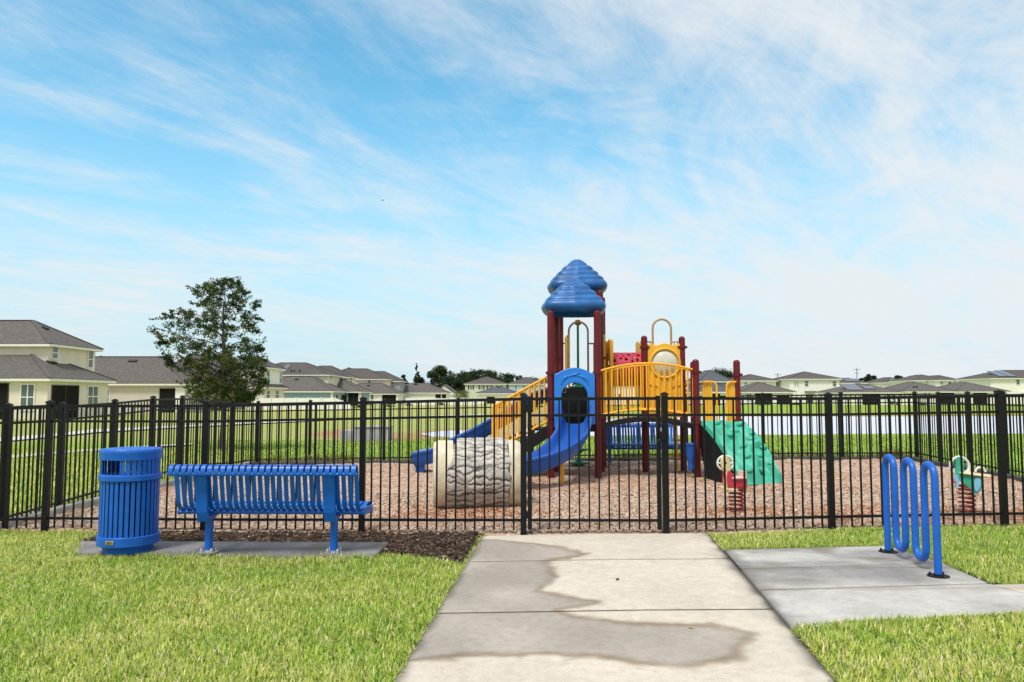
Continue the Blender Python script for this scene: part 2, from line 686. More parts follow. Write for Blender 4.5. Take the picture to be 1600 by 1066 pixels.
def terrain():
    def ax(knots):
        out = []
        for a, b, st in knots:
            out.append(np.arange(a, b, st))
        return np.concatenate(out)
    xs = np.unique(np.round(np.concatenate([ax([(-700, -120, 60), (-120, -40, 8), (-40, -14, 2), (-14, 14, .7), (14, 60, 1.2), (60, 120, 6), (120, 701, 60)]), KX]), 3))
    ys = np.unique(np.round(ax([(-30, 2, 4), (2, 20, .8), (20, 85, .7), (85, 200, 8), (200, 1500, 100)]), 3))
    X, Y = np.meshgrid(xs, ys)
    Z = np.interp(X, KX, KZ)
    ins = inpoly(X, Y, POND)
    d = polydist(X, Y, POND)
    sd = np.where(ins, d, -d)
    Z = Z + np.where(sd > -1.2, -np.clip((sd + 1.2) / 2.4, 0, 1) * .55 - np.clip(sd - 1.2, 0, 3) * .15, 0)
    Z += .04 * (vnoise(X * .25, Y * .25, 2) - .5) * np.clip((Y - 20) / 10, 0, 1) * np.clip((-sd - 1) / 3, 0, 1)
    far = Y > 40
    dry = np.full(X.shape, .18)
    # greener band just behind the yard, drier further off
    dry += np.clip((Y - 26) / 5, 0, 1) * np.where(X < 2, .55, -.1)
    dry += np.clip((Y - 60) / 10, 0, 1) * .18
    dry -= np.clip((Y - 20) / 2, 0, 1) * np.clip((27 - Y) / 3, 0, 1) * .28
    dry += np.where((Y < 20) & (X < -7), .1, 0)
    bi = inpoly(X, Y, BARE)
    bd = polydist(X, Y, BARE)
    bare = np.clip(np.where(bi, bd, -bd) / .9 + .35, 0, 1) * np.clip(.35 + 1.2 * vnoise(X * .9, Y * .9, 8), 0, 1)
    bare = np.maximum(bare, np.where(sd > -1.3, np.clip((sd + 1.3) / .8, 0, 1), 0) * np.where((Y > 45) | (X < -2), .8, .1))
    cols = np.stack([np.clip(dry, 0, 1), bare, 0 * bare], -1).reshape(-1, 3)
    verts = np.stack([X, Y, Z], -1).reshape(-1, 3)
    nx, ny = len(xs) - 1, len(ys) - 1
    i = (np.arange(ny)[:, None] * (nx + 1) + np.arange(nx)[None]).ravel()
    quads = np.stack([i, i + 1, i + nx + 2, i + nx + 1], -1)
    o = fast_mesh("lawn_ground", verts, quads, None, cols, M['lawn'], "dry")
    o.data.shade_smooth()
    tag(o, kind="structure")
    cx, cy = np.mean(POND, 0)
    poly = [(p[0] + (p[0] - cx) * .01, p[1] + (p[1] - cy) * .03) for p in POND]
    w = MB()
    w.add([(x, y, WZ) for x, y in poly], [tuple(range(len(poly)))])
    w = w.build("pond_water", M['water'], smooth=0)
    tag(w, kind="structure")
    if w.data.polygons[0].normal.z < 0:
        w.data.flip_normals()


terrain()

# ---- concrete path (slabs with real joints)
PL = [G(757, 836), G(620, 1066)]
PR = [G(1105, 836), G(1300, 1066)]


def lerp_y(seg, y):
    a, b = seg
    t = (y - a.y) / (b.y - a.y)
    return Vector((a.x + (b.x - a.x) * t, y, 0))


DAMP = [gxy([(700, 849), (760, 848), (800, 850), (850, 856), (900, 865), (918, 870), (900, 876), (872, 880), (858, 884), (868, 890), (864, 900),
             (872, 908), (856, 918), (848, 930), (880, 937), (938, 944), (930, 951), (905, 956), (880, 961), (905, 971), (960, 979), (1040, 981),
             (1100, 983), (1150, 990), (1180, 1001), (1166, 1018), (1164, 1036), (1130, 1049), (1060, 1052), (1000, 1047), (930, 1037), (860, 1033),
             (760, 1034), (690, 1040), (600, 1052), (560, 1060), (600, 980), (690, 870)])]


def path_attr(x, y):
    wx = x + .07 * (vnoise(x * 6, y * 6, 1) - .5) + .03 * (vnoise(x * 19, y * 19, 2) - .5)
    wy = y + .09 * (vnoise(x * 6, y * 6, 4) - .5) + .04 * (vnoise(x * 19, y * 19, 6) - .5)
    ins = inpoly(wx, wy, DAMP[0])
    d = polydist(wx, wy, DAMP[0])
    sd = np.where(ins, d, -d)
    damp = np.clip(sd / .085 + .5, 0, 1)
    damp = damp * (.66 + .5 * vnoise(x * 2.4, y * 2.0, 9))
    rim = np.exp(-((sd - .025) / .045) ** 2) * .85 * (.5 + .8 * vnoise(x * 3.3, y * 3.3, 5))
    # grubby long edges
    xl = PL[0].x + (y - PL[0].y) * (PL[1].x - PL[0].x) / (PL[1].y - PL[0].y)
    xr = PR[0].x + (y - PR[0].y) * (PR[1].x - PR[0].x) / (PR[1].y - PR[0].y)
    e = np.minimum(x - xl, xr - x)
    en = vnoise(x * 9, y * 5, 11)
    grime = np.clip(1 - e / (.02 + .09 * en), 0, 1) * .75
    grime += np.clip(1 - (xr - x) / (.04 + .22 * en), 0, 1) * .35
    spots = np.clip((vnoise(x * 23, y * 23, 21) - .93) * 9, 0, 1) * .5
    return np.stack([np.clip(damp, 0, 1), np.clip(rim, 0, 1), np.clip(grime + spots, 0, 1)], -1)


j1, j2 = (G(735, 880).y + G(1130, 881).y) / 2, (G(690, 960.5).y + G(1205, 963).y) / 2
stops = [8.52, j1, j2, j2 - 1.68, j2 - 3.36, j2 - 5.04]
bed_under = slab("path_bed", [lerp_y(PL, 8.5) + Vector((.02, 0, 0)), lerp_y(PR, 8.5) - Vector((.02, 0, 0)), lerp_y(PR, stops[-1]), lerp_y(PL, stops[-1])], .025, .05, M['dirt'], 8, 8)
tag(bed_under, kind="structure")
for k in range(len(stops) - 1):
    y0, y1 = stops[k], stops[k + 1]
    g = .022
    c = [lerp_y(PL, y0 - g), lerp_y(PR, y0 - g), lerp_y(PR, y1 + g), lerp_y(PL, y1 + g)]
    o = slab("path", c, .032, .06, M['path'], 110 if k < 3 else 20, 70 if k < 3 else 20, path_attr)
    tag(o, kind="structure")

# ---- bike pad
BP = [G(1128, 864), G(1385, 857.5), G(1400, 865), G(1474, 885), G(1546, 917.5)]


def pad_attr(x, y):
    n = vnoise(x * 2.2, y * 2.8, 31)
    jn = np.minimum(np.abs(y - ja.y), np.abs(y - jc.y))
    damp = np.clip((vnoise(x * 1.1 + 3, y * 2.6, 33) + .25 * vnoise(x * 6, y * 9, 37) - .50) * 3.2, 0, .85) * np.clip((y - 6.0) / .5, 0.12, 1)
    rim = np.clip((vnoise(x * 3, y * 6, 35) - .52) * 2.5, 0, .9) * np.clip((y - 6.0) / .6, .1, 1)
    rim = np.maximum(rim, np.clip(1 - jn / (.02 + .12 * vnoise(x * 5, y * 3, 39)), 0, 1) * .6)
    xr = PR[0].x + (y - PR[0].y) * (PR[1].x - PR[0].x) / (PR[1].y - PR[0].y)
    e = x - xr
    grime = np.clip(1 - e / (.05 + .15 * vnoise(x * 8, y * 6, 12)), 0, 1) * .6
    spots = np.clip((vnoise(x * 21, y * 21, 41) - .93) * 9, 0, 1) * .4
    return np.stack([damp, rim, np.clip(grime + spots, 0, 1)], -1)


def PRo(y):
    return lerp_y(PR, y) + Vector((.02, 0, 0))


ja, jb = G(1150, 894), G(1470, 884.5)
jc, jd = G(1188, 927.5), G(1545, 917.5)
je, jf = G(1243, 988), G(1720, 962)
ta, tb = G(1128, 864), G(1388, 857.5)
gg = Vector((0, .017, 0))
for nm, c in (("a", [ta, tb, jb + gg, ja + gg]), ("b", [ja - gg, jb - gg, jd + gg, jc + gg]), ("c", [jc - gg, jd - gg, je * 0 + G(1690, 958) , je])):
    c = [Vector(p) for p in c]
    c[0].x = PRo(c[0].y).x
    c[3].x = PRo(c[3].y).x
    o = slab("bike_pad", c, .030, .06, M['pad'], 60, 30, pad_attr)
    tag(o, kind="structure")
o = slab("side_path", [G(1551, 919.5), G(1700, 916), G(1850, 957), G(1700, 957.5)], .030, .06, M['path'], 20, 20, pad_attr)
tag(o, kind="structure")
o = slab("pad_bed", [ta + Vector((0, -.03, 0)), tb + Vector((0, -.03, 0)), G(1690, 958.5), je + Vector((.03, .03, 0))], .023, .05, M['dirt'], 8, 8)
tag(o, kind="structure")

# ---- bench pad and dark mulch bed
BPAD = [G(126, 852), G(607, 854), G(584, 876), G(120, 871)]


def bp_attr(x, y):
    damp = np.clip((vnoise(x * 1.6, y * 3, 51) - .4) * 2, 0, .8)
    rim = np.clip((vnoise(x * 3, y * 5, 53) - .6) * 2, 0, .5)
    return np.stack([damp, rim, np.clip((vnoise(x * 19, y * 19, 55) - .9) * 8, 0, .5)], -1)


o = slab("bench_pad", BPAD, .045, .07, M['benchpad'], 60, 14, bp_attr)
tag(o, kind="structure")
BED_POLY = gxy([(132, 836), (200, 833), (400, 834), (600, 835), (756, 836), (722, 886), (690, 880), (640, 873), (600, 869), (560, 874), (130, 872)])
o = slab("mulch_bed", [G(128, 836), G(756, 836.5), G(723, 890), G(118, 878)], .016, .04, M['bed'], 60, 14, None, .02)
tag(o, kind="structure")

# ---- playground mulch


def fp(px, ytop, ybot):
    """front-fence post from its measured top and foot"""
    s = (ybot - ytop) / (1.524 + .03)
    D = F / s
    p = P(px, ybot, D)
    return Vector((p.x, p.y, p.z))


FL = [fp(70, 630, 831), fp(318, 630, 833.5), fp(565, 624.5, 834.5), fp(818, 618.5, 835.8)]
FR = [fp(1041, 617.5, 836.5), fp(1300, 618, 830), fp(1570, 613.5, 825)]
FRONT = [(-6.4, FL[0].y + .05)] + [(q.x, q.y) for q in FL + FR]
YFRONT = lambda x: np.interp(x, [q[0] for q in FRONT], [q[1] for q in FRONT])
YARD = [(-6.42, 9.3), (-6.28, 18.2), (9.18, 17.75), (8.35, 9.0)]
o = slab("playground_mulch", [Vector((*YARD[0], 0)), Vector((*YARD[1], 0)), Vector((*YARD[2], 0)), Vector((*YARD[3], 0))][::-1], .035, .08, M['mulch'], 90, 120, None, .05)
tag(o, kind="structure")
for (xa, ya), (xb, yb) in zip(FRONT[:-1], FRONT[1:]):
    ins = .0 if xa < 2.0 else .04
    apron = slab("playground_mulch", [Vector((xa, ya - ins, 0)), Vector((xb, yb - ins, 0)), Vector((xb, 9.35, 0)), Vector((xa, 9.35, 0))], .022, .05, M['mulch'], 30, 8, None, .012)
    tag(apron, kind="structure")
apron = slab("playground_mulch", [Vector((FRONT[-1][0], FRONT[-1][1], 0)), Vector((8.4, FRONT[-1][1] + .02, 0)), Vector((8.4, 9.35, 0)), Vector((FRONT[-1][0], 9.35, 0))], .022, .05, M['mulch'], 10, 8, None, .012)
tag(apron, kind="structure")


def kerb(name, a, b, w, h, mat):
    n = 14
    m = MB()
    a, b = Vector(a), Vector(b)
    pts = [a.lerp(b, i / n) for i in range(n + 1)]
    d = (b - a).normalized()
    r = d.cross(Vector((0, 0, 1)))
    path = [Vector((p.x, p.y, gz(p.x) + .008 * math.sin(i * 2.3))) for i, p in enumerate(pts)]
    m.sweep([(-w / 2, -.05), (w / 2, -.05), (w / 2, h - .012), (w / 2 - .012, h), (-w / 2 + .012, h), (-w / 2, h - .012)], path, [r] * (n + 1), [(0, 0, 1)] * (n + 1))
    o = m.build(name, mat)
    return tag(o, kind="structure")


kerb("kerb", (-6.27, 8.9, 0), (-6.15, 18.1, 0), .13, .12, M['curb'])
kerb("kerb", (-6.1, 18.05, 0), (9.1, 17.72, 0), .12, .10, M['kerbdark'])
kerb("kerb", (9.08, 17.6, 0), (8.30, 9.0, 0), .12, .11, M['kerbdark'])
kerb("kerb", (-5.35, 9.75, 0), (-4.7, 9.62, 0), .12, .10, M['curb'])


def strip(name, pts_a, pts_b, top, mat):
    m = MB()
    n = len(pts_a)
    vs = [(*G(*p)[:2], gz(G(*p).x) + top) for p in pts_a] + [(*G(*p)[:2], gz(G(*p).x) + top) for p in pts_b]
    fs = [(i, i + 1, n + i + 1, n + i) for i in range(n - 1)]
    m.add(vs, fs)
    o = m.build(name, mat, smooth=0)
    if o.data.polygons[0].normal.z < 0:
        o.data.flip_normals()
    return tag(o, kind="structure")


strip("footpath", [(-120, 722), (0, 716), (100, 707), (200, 700), (300, 695)], [(-120, 728), (0, 720.5), (100, 710.5), (200, 703), (300, 697)], .05, M['walk'])
strip("footpath", [(-120, 696), (56, 682), (150, 672.5), (268, 667), (400, 661), (560, 654), (760, 648.5)],
      [(-120, 704), (56, 687.5), (150, 677.5), (268, 670.5), (400, 663.2), (560, 655.8), (760, 650)], .06, M['walk'])

# ================================================================== GRASS, CHIPS (stuff)


def blades(name, x, y, length, width, tint, label=None, lean=(.25, 1.5), mat=None, z0=0.0):
    n = len(x)
    ang = rng.uniform(0, 2 * PI, n)
    ln = rng.uniform(lean[0], lean[1], n)
    L = length * rng.uniform(.55, 1.25, n)
    W = width * rng.uniform(.6, 1.3, n)
    dx, dy = np.cos(ang), np.sin(ang)
    sx, sy = -dy, dx
    z = np.interp(x, KX, KZ) + z0
    h1 = L * .55 * np.cos(ln * .5)
    r1 = L * .55 * np.sin(ln * .5)
    h2 = h1 + L * .5 * np.cos(ln * 1.1)
    r2 = r1 + L * .5 * np.sin(ln * 1.1)
    V = np.zeros((n, 5, 3))
    V[:, 0] = np.stack([x - sx * W / 2, y - sy * W / 2, z - .005], -1)
    V[:, 1] = np.stack([x + sx * W / 2, y + sy * W / 2, z - .005], -1)
    V[:, 2] = np.stack([x + dx * r1 + sx * W * .42, y + dy * r1 + sy * W * .42, z + h1], -1)
    V[:, 3] = np.stack([x + dx * r1 - sx * W * .42, y + dy * r1 - sy * W * .42, z + h1], -1)
    V[:, 4] = np.stack([x + dx * r2, y + dy * r2, z + h2], -1)
    b = np.arange(n)[:, None] * 5
    quads = b + np.array([[0, 1, 2, 3]])
    tris = b + np.array([[3, 2, 4]])
    cols = np.repeat(tint[:, None, :], 5, 1).reshape(-1, 3)
    o = fast_mesh(name, V.reshape(-1, 3), quads, tris, cols, mat or M['grass'])
    o.data.shade_smooth()
    tag(o, label, kind="stuff")
    return o


def grasscol(x, y):
    n = len(x)
    p = vnoise(x * 1.6, y * 1.6, 61) * .6 + vnoise(x * 5, y * 5, 63) * .4
    g = np.array([.36, .54, .07])
    ye = np.array([.71, .715, .17])
    tan = np.array([.88, .77, .44])
    dk = np.array([.12, .26, .03])
    t = np.clip(.42 + (p - .5) * 1.1 + rng.normal(0, .38, n), 0, 1)[:, None]
    c = g * (1 - t) + ye * t
    k = (rng.random(n) < (.17 + .30 * np.clip(p - .45, 0, 1)))[:, None]
    c = np.where(k, tan, c)
    k = (rng.random(n) < .17)[:, None]
    c = np.where(k, dk, c)
    return c * rng.uniform(.8, 1.2, (n, 1))


def scatter(poly, dens, pad=0.0):
    xs = [p[0] for p in poly]
    ys = [p[1] for p in poly]
    A = (max(xs) - min(xs)) * (max(ys) - min(ys))
    n = int(A * dens)
    x = rng.uniform(min(xs), max(xs), n)
    y = rng.uniform(min(ys), max(ys), n)
    k = inpoly(x, y, poly)
    return x[k], y[k]


LG1 = [tuple(lerp_y(PL, 3.4)[:2]), tuple((lerp_y(PL, G(722, 886).y))[:2])] + gxy([(690, 880), (640, 873), (600, 870), (580, 873), (330, 870.5), (128, 868.5)]) + \
    gxy([(128, 850), (152, 841), (146, 834), (-60, 833)]) + [(-6.6, 7.2), (-4.1, 3.4)]
x, y = scatter(LG1, 9000)
d = polydist(x, y, LG1)
blades("left_lawn_grass", x, y, .058 * np.clip(.75 + .5 * vnoise(x * 4, y * 4, 5), .6, 1.3), .0085, grasscol(x, y), "thick yellow green lawn grass in front of the blue bench and along the path")
RG1 = [(PRo(8.45).x, 8.45), (PRo(7.55).x + .03, 7.55)] + gxy([(1128, 862), (1300, 858.5), (1386, 857), (1404, 864), (1474, 882), (1550, 916), (1700, 913)]) + [(8.4, 7.0), (8.4, 8.75)] + gxy([(1575, 824), (1300, 832)])
x, y = scatter(RG1, 8000)
blades("right_lawn_grass", x, y, .065 * np.clip(.75 + .5 * vnoise(x * 4, y * 4, 5), .6, 1.3), .0085, grasscol(x, y), "green lawn grass between the fence and the bike rack pad")
RG2 = [(PRo(5.0).x, 5.0)] + gxy([(1243, 990), (1300, 982), (1450, 973), (1620, 966)]) + [(4.6, 5.15), (2.95, 3.3), (PRo(3.3).x, 3.3)]
x, y = scatter(RG2, 9500)
blades("corner_lawn_grass", x, y, .07 * np.clip(.75 + .5 * vnoise(x * 4, y * 4, 5), .6, 1.3), .0085, grasscol(x, y), "green lawn grass in the lower corner beside the path")

# blades straggling over the slab edges
ex, ey = [], []
for (a, b, n_) in ((PL[0], PL[1], 900), (PR[0], G(1128, 862), 260), (G(1240, 986), G(1330, 1100), 420), (G(1243, 986), G(1640, 964), 900), (G(1474, 883), G(1552, 917), 420), (G(1130, 862), G(1386, 857), 500)):
    t = rng.random(n_) ** .9
    w_ = vnoise(t * 40, t * 0, 77) * .035
    nx_, ny_ = -(b.y - a.y), (b.x - a.x)
    L_ = math.hypot(nx_, ny_)
    j_ = rng.normal(0, 1, n_) * .6 * w_
    ex.append(a.x + (b.x - a.x) * t + nx_ / L_ * j_)
    ey.append(a.y + (b.y - a.y) * t + ny_ / L_ * j_)
x, y = np.concatenate(ex), np.concatenate(ey)
blades("edge_grass", x, y, .05, .008, grasscol(x, y) * .9, "grass straggling over the edges of the concrete slabs", lean=(.4, 1.8), z0=.012)

# lawn beyond the yard: short sparse blades near the fences so the ground keeps a pile
OUT = [(-14, 9.0), (-6.6, 9.0), (-6.5, 18.6), (-8, 24), (-18, 24)]
x, y = scatter(OUT, 380)
blades("outer_lawn_grass", x, y, .10, .016, grasscol(x, y), "lawn grass outside the side fence on the house side")
OUT = [(-7, 18.9), (9.6, 18.3), (14, 20), (18, 28.5), (-12, 28.5)]
x, y = scatter(OUT, 150)
t = grasscol(x, y) * np.array([.72, .82, .7])
blades("back_lawn_grass", x, y, .07, .022, t, "bright lawn grass between the back fence and the pond")
OUT = [(9.6, 17.6), (8.7, 9.3), (14, 9.3), (20, 18), (16, 20)]
x, y = scatter(OUT, 300)
blades("side_lawn_grass", x, y, .10, .016, grasscol(x, y) * np.array([.8, 1.0, .8]), "lawn grass outside the side fence beside the pond")
# untrimmed weeds along the fence feet
OUT = [(-6.2, 18.28), (9.3, 17.92), (9.35, 18.3), (-6.2, 18.75)]
x, y = scatter(OUT, 900)
k = rng.random(len(x)) < np.clip(vnoise(x * 2, y * 2, 71) * .9 + np.where(x > 2.5, .4, .05), 0, 1)
x, y = x[k], y[k]
t = grasscol(x, y)
dryk = (rng.random(len(x)) < .55)[:, None]
t = np.where(dryk, np.array([.20, .14, .05]) * rng.uniform(.6, 1.3, (len(x), 1)), t * .7)
blades("fence_weeds", x, y, .26 * (.5 + vnoise(x * 3, y * 3, 72)), .016, t, "brownish untrimmed weeds along the foot of the back fence")
OUT = [(-6.75, 9.0), (-6.45, 9.0), (-6.35, 18.3), (-6.7, 18.3)]
x, y = scatter(OUT, 500)
t = grasscol(x, y) * .8
blades("side_fence_weeds", x, y, .16, .014, t, "untrimmed grass along the foot of the left side fence")


def chips(name, x, y, z, size, cols, label):
    n = len(x)
    a = rng.uniform(0, 2 * PI, n)
    L = size * rng.uniform(.5, 1.5, n)
    W = L * rng.uniform(.25, .6, n)
    T = rng.uniform(.004, .010, n)
    tx, ty = rng.normal(0, .28, n), rng.normal(0, .28, n)
    ca, sa = np.cos(a), np.sin(a)
    V = np.zeros((n, 8, 3))
    i = 0
    for dz in (0, 1):
        for dx, dy in ((-1, -1), (1, -1), (1, 1), (-1, 1)):
            lx = dx * L / 2 * rng.uniform(.75, 1.1, n)
            ly = dy * W / 2 * rng.uniform(.6, 1.1, n)
            V[:, i, 0] = x + lx * ca - ly * sa
            V[:, i, 1] = y + lx * sa + ly * ca
            V[:, i, 2] = z + lx * tx + ly * ty + dz * T
            i += 1
    b = np.arange(n)[:, None, None] * 8
    q = np.array([[4, 5, 6, 7], [0, 1, 5, 4], [1, 2, 6, 5], [2, 3, 7, 6], [3, 0, 4, 7]])
    quads = (b + q[None]).reshape(-1, 4)
    c = np.repeat(cols[:, None, :], 8, 1).reshape(-1, 3)
    o = fast_mesh(name, V.reshape(-1, 3), quads, None, c, M['chip'])
    return tag(o, label, kind="stuff")


def chipcol(n, pal, s=.18):
    pal = np.array(pal)
    c = pal[rng.integers(0, len(pal), n)]
    return np.clip(c * rng.uniform(1 - s, 1 + s, (n, 1)), 0, 1)


x, y = scatter([(-6.2, 8.62), (-6.15, 18.0), (9.0, 17.65), (8.2, 8.6)], 190)
keep = rng.random(len(x)) < 1
xa, ya = scatter([(-6.2, 8.62), (-6.15, 12.5), (8.5, 12.5), (8.2, 8.6)], 1900)
x, y = np.concatenate([x, xa]), np.concatenate([y, ya])
k = y > YFRONT(x) + .03 + .05 * rng.random(len(x))
x, y = x[k], y[k]
z = np.interp(x, KX, KZ) + .035 + .05 * (vnoise(x * 3, y * 3, 3) - .5) + .03 * (vnoise(x * 11, y * 11, 5) - .5) - .006
z = np.where(y < 9.3, np.interp(x, KX, KZ) + .03, z)
pal = [(.57, .43, .335), (.62, .50, .405), (.51, .37, .275), (.72, .61, .52), (.36, .22, .15), (.55, .34, .20), (.18, .11, .08), (.66, .55, .46), (.54, .42, .355), (.30, .20, .15)]
cc = chipcol(len(x), pal) * np.array([.95, .94, .92])
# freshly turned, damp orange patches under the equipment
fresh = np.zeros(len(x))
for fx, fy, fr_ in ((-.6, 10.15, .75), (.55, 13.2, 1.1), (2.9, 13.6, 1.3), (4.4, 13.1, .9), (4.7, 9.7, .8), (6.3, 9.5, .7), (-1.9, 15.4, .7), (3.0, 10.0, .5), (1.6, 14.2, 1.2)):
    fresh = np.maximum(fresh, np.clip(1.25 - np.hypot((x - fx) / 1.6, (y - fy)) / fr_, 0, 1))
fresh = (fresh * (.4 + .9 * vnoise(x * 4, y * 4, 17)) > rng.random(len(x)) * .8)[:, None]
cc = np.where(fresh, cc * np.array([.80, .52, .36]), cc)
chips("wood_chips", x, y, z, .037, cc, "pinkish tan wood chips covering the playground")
x, y = scatter(BED_POLY, 1500)
kill = inpoly(x, y, [tuple(p[:2]) for p in BPAD])
x, y = x[~kill], y[~kill]
z = np.interp(x, KX, KZ) + .018 + .02 * (vnoise(x * 3, y * 3, 3) - .5)
pal = [(.040, .028, .022), (.065, .045, .033), (.11, .07, .046), (.028, .02, .015), (.16, .105, .07), (.045, .032, .026)]
c = chipcol(len(x), pal, .3)
k = rng.random(len(x)) < .02
c[k] = (.42, .33, .24)
chips("bed_mulch_chips", x, y, z, .042, c, "dark brown mulch chips around the bench pad")

# ================================================================== FENCES
FH = 1.524


def picket_panel(parent, a, b, pitch=.1125, bottom=.05, zt=None):
    """rails and pickets between two post centres (a, b carry the ground z)"""
    a, b = Vector(a), Vector(b)
    d = (b - a)
    L = math.hypot(d.x, d.y)
    m = MB()
    n = max(2, round(L / pitch))
    ang = math.atan2(d.y, d.x)
    for i in range(1, n):
        p = a.lerp(b, i / n)
        m.box((p.x, p.y, p.z + (bottom + 1.50) / 2), (.017, .017, 1.50 - bottom), ang)
    for z, hh in ((1.490, .034), (1.308, .028), (.160, .028)):
        m.bar(a + Vector((0, 0, z)), b + Vector((0, 0, z)), .030, hh)
    return m.build("picket_panel", M['black'], parent, smooth=0)


def fence_post(parent, p, w=.065, h=FH):
    p = Vector(p)
    m = MB()
    m.box((p.x, p.y, p.z + h / 2 - .03), (w, w, h + .06))
    o = m.build("post", M['black'], parent, smooth=0)
    c = MB()
    c.box((p.x, p.y, p.z + h + .012), (w + .012, w + .012, .022))
    hh = w / 2
    c.add([(p.x - hh, p.y - hh, p.z + h + .023), (p.x + hh, p.y - hh, p.z + h + .023), (p.x + hh, p.y + hh, p.z + h + .023), (p.x - hh, p.y + hh, p.z + h + .023), (p.x, p.y, p.z + h + .042)],
          [(0, 1, 4), (1, 2, 4), (2, 3, 4), (3, 0, 4)])
    c.build("post_cap", M['black'], o, smooth=0)
    return o


def fence(name, pts, label, cat="fence", posts=None):
    root = empty(name, pts[0], label, cat)
    for i, p in enumerate(pts):
        if posts is None or posts[i]:
            fence_post(root, p)
    for a, b in zip(pts, pts[1:]):
        picket_panel(root, a, b)
    return root


fl = list(FL)
ext = fl[0] - (fl[1] - fl[0])
corner = Vector((-6.55, 9.25, gz(-6.5)))
fl = [corner] + fl
fence("picket_fence", fl, "black metal picket fence run behind the blue bench and trash can, ending at the gate")
fr = [q.copy() for q in FR]
fr.append(fr[-1] + (fr[-1] - fr[-2]))
fr[-1].z = gz(fr[-1].x)
fence("picket_fence", fr, "black metal picket fence run behind the blue bike rack, starting at the gate")

# gate
g0, g1 = fl[-1], fr[0]
gate = empty("metal_gate", (g0 + g1) / 2, "black picket gate with latch at the end of the concrete path", "gate")
ga = g0.lerp(g1, .045)
gb = g0.lerp(g1, .955)
for p in (ga, gb):
    m = MB()
    m.box((p.x, p.y, p.z + .79), (.045, .045, 1.46))
    m.build("gate_stile", M['black'], gate, smooth=0)
picket_panel(gate, ga, gb, bottom=.06)
for z in (1.38, .22):
    m = MB()
    q = g0.lerp(ga, .55)
    m.box((q.x, q.y - .02, q.z + z), (.085, .03, .07))
    m.tube([(q.x - .012, q.y - .03, q.z + z - .05), (q.x - .012, q.y - .03, q.z + z + .05)], .010, 8)
    m.box((q.x + .03, q.y - .037, q.z + z + .018), (.014, .006, .014))
    m.build("hinge", M['black'], gate)
m = MB()
q = gb.lerp(g1, .45)
m.box((q.x, q.y - .045, q.z + 1.08), (.07, .06, .10))
m.tube([(q.x - .03, q.y - .05, q.z + 1.03), (q.x - .03, q.y - .12, q.z + 1.03)], .022, 12)
m.tube([(q.x + .01, q.y - .04, q.z + 1.10), (q.x + .01, q.y - .04, q.z + 1.34)], .012, 10)
m.build("latch", M['black'], gate, bevel=.006)

# side and back fences
ls = []
for D, px, top in ((9.5, 10, 0), (10.9, 96, 0), (12.3, 177, .04), (13.6, 237, .09), (14.85, 283, .10), (16.05, 322, .07), (17.3, 362, .0), (18.55, 402, -.03)):
    p = P(px, 700, D)
    ls.append(Vector((p.x, p.y, -.115 + top)))
fence("picket_fence", ls, "black side fence running back along the house side of the playground")
bk = []
for px, D, z in ((402, 18.55, -.145), (484, 18.5, -.12), (600, 18.35, -.09), (716, 18.25, -.06), (832, 18.15, -.03), (952, 18.05, 0), (1073, 17.95, .02), (1193, 17.85, .05), (1316, 17.75, .065), (1432, 17.7, .075)):
    p = P(px, 700, D)
    bk.append(Vector((p.x, p.y, z)))
fence("picket_fence", bk, "black back fence at the far end of the playground by the pond", posts=[False] + [True] * 9)
rs = [Vector(bk[-1])]
for px, D in ((1469, 16.45), (1515, 15.15), (1570, 13.9), (1636, 12.6), (1720, 11.3), (1820, 10.1)):
    p = P(px, 700, D)
    rs.append(Vector((p.x, p.y, .06)))
fence("picket_fence", rs, "black side fence running back past the teal spring rider", posts=[False] + [True] * 6)

# ================================================================== BENCHES
NS = 29
BL = 1.815


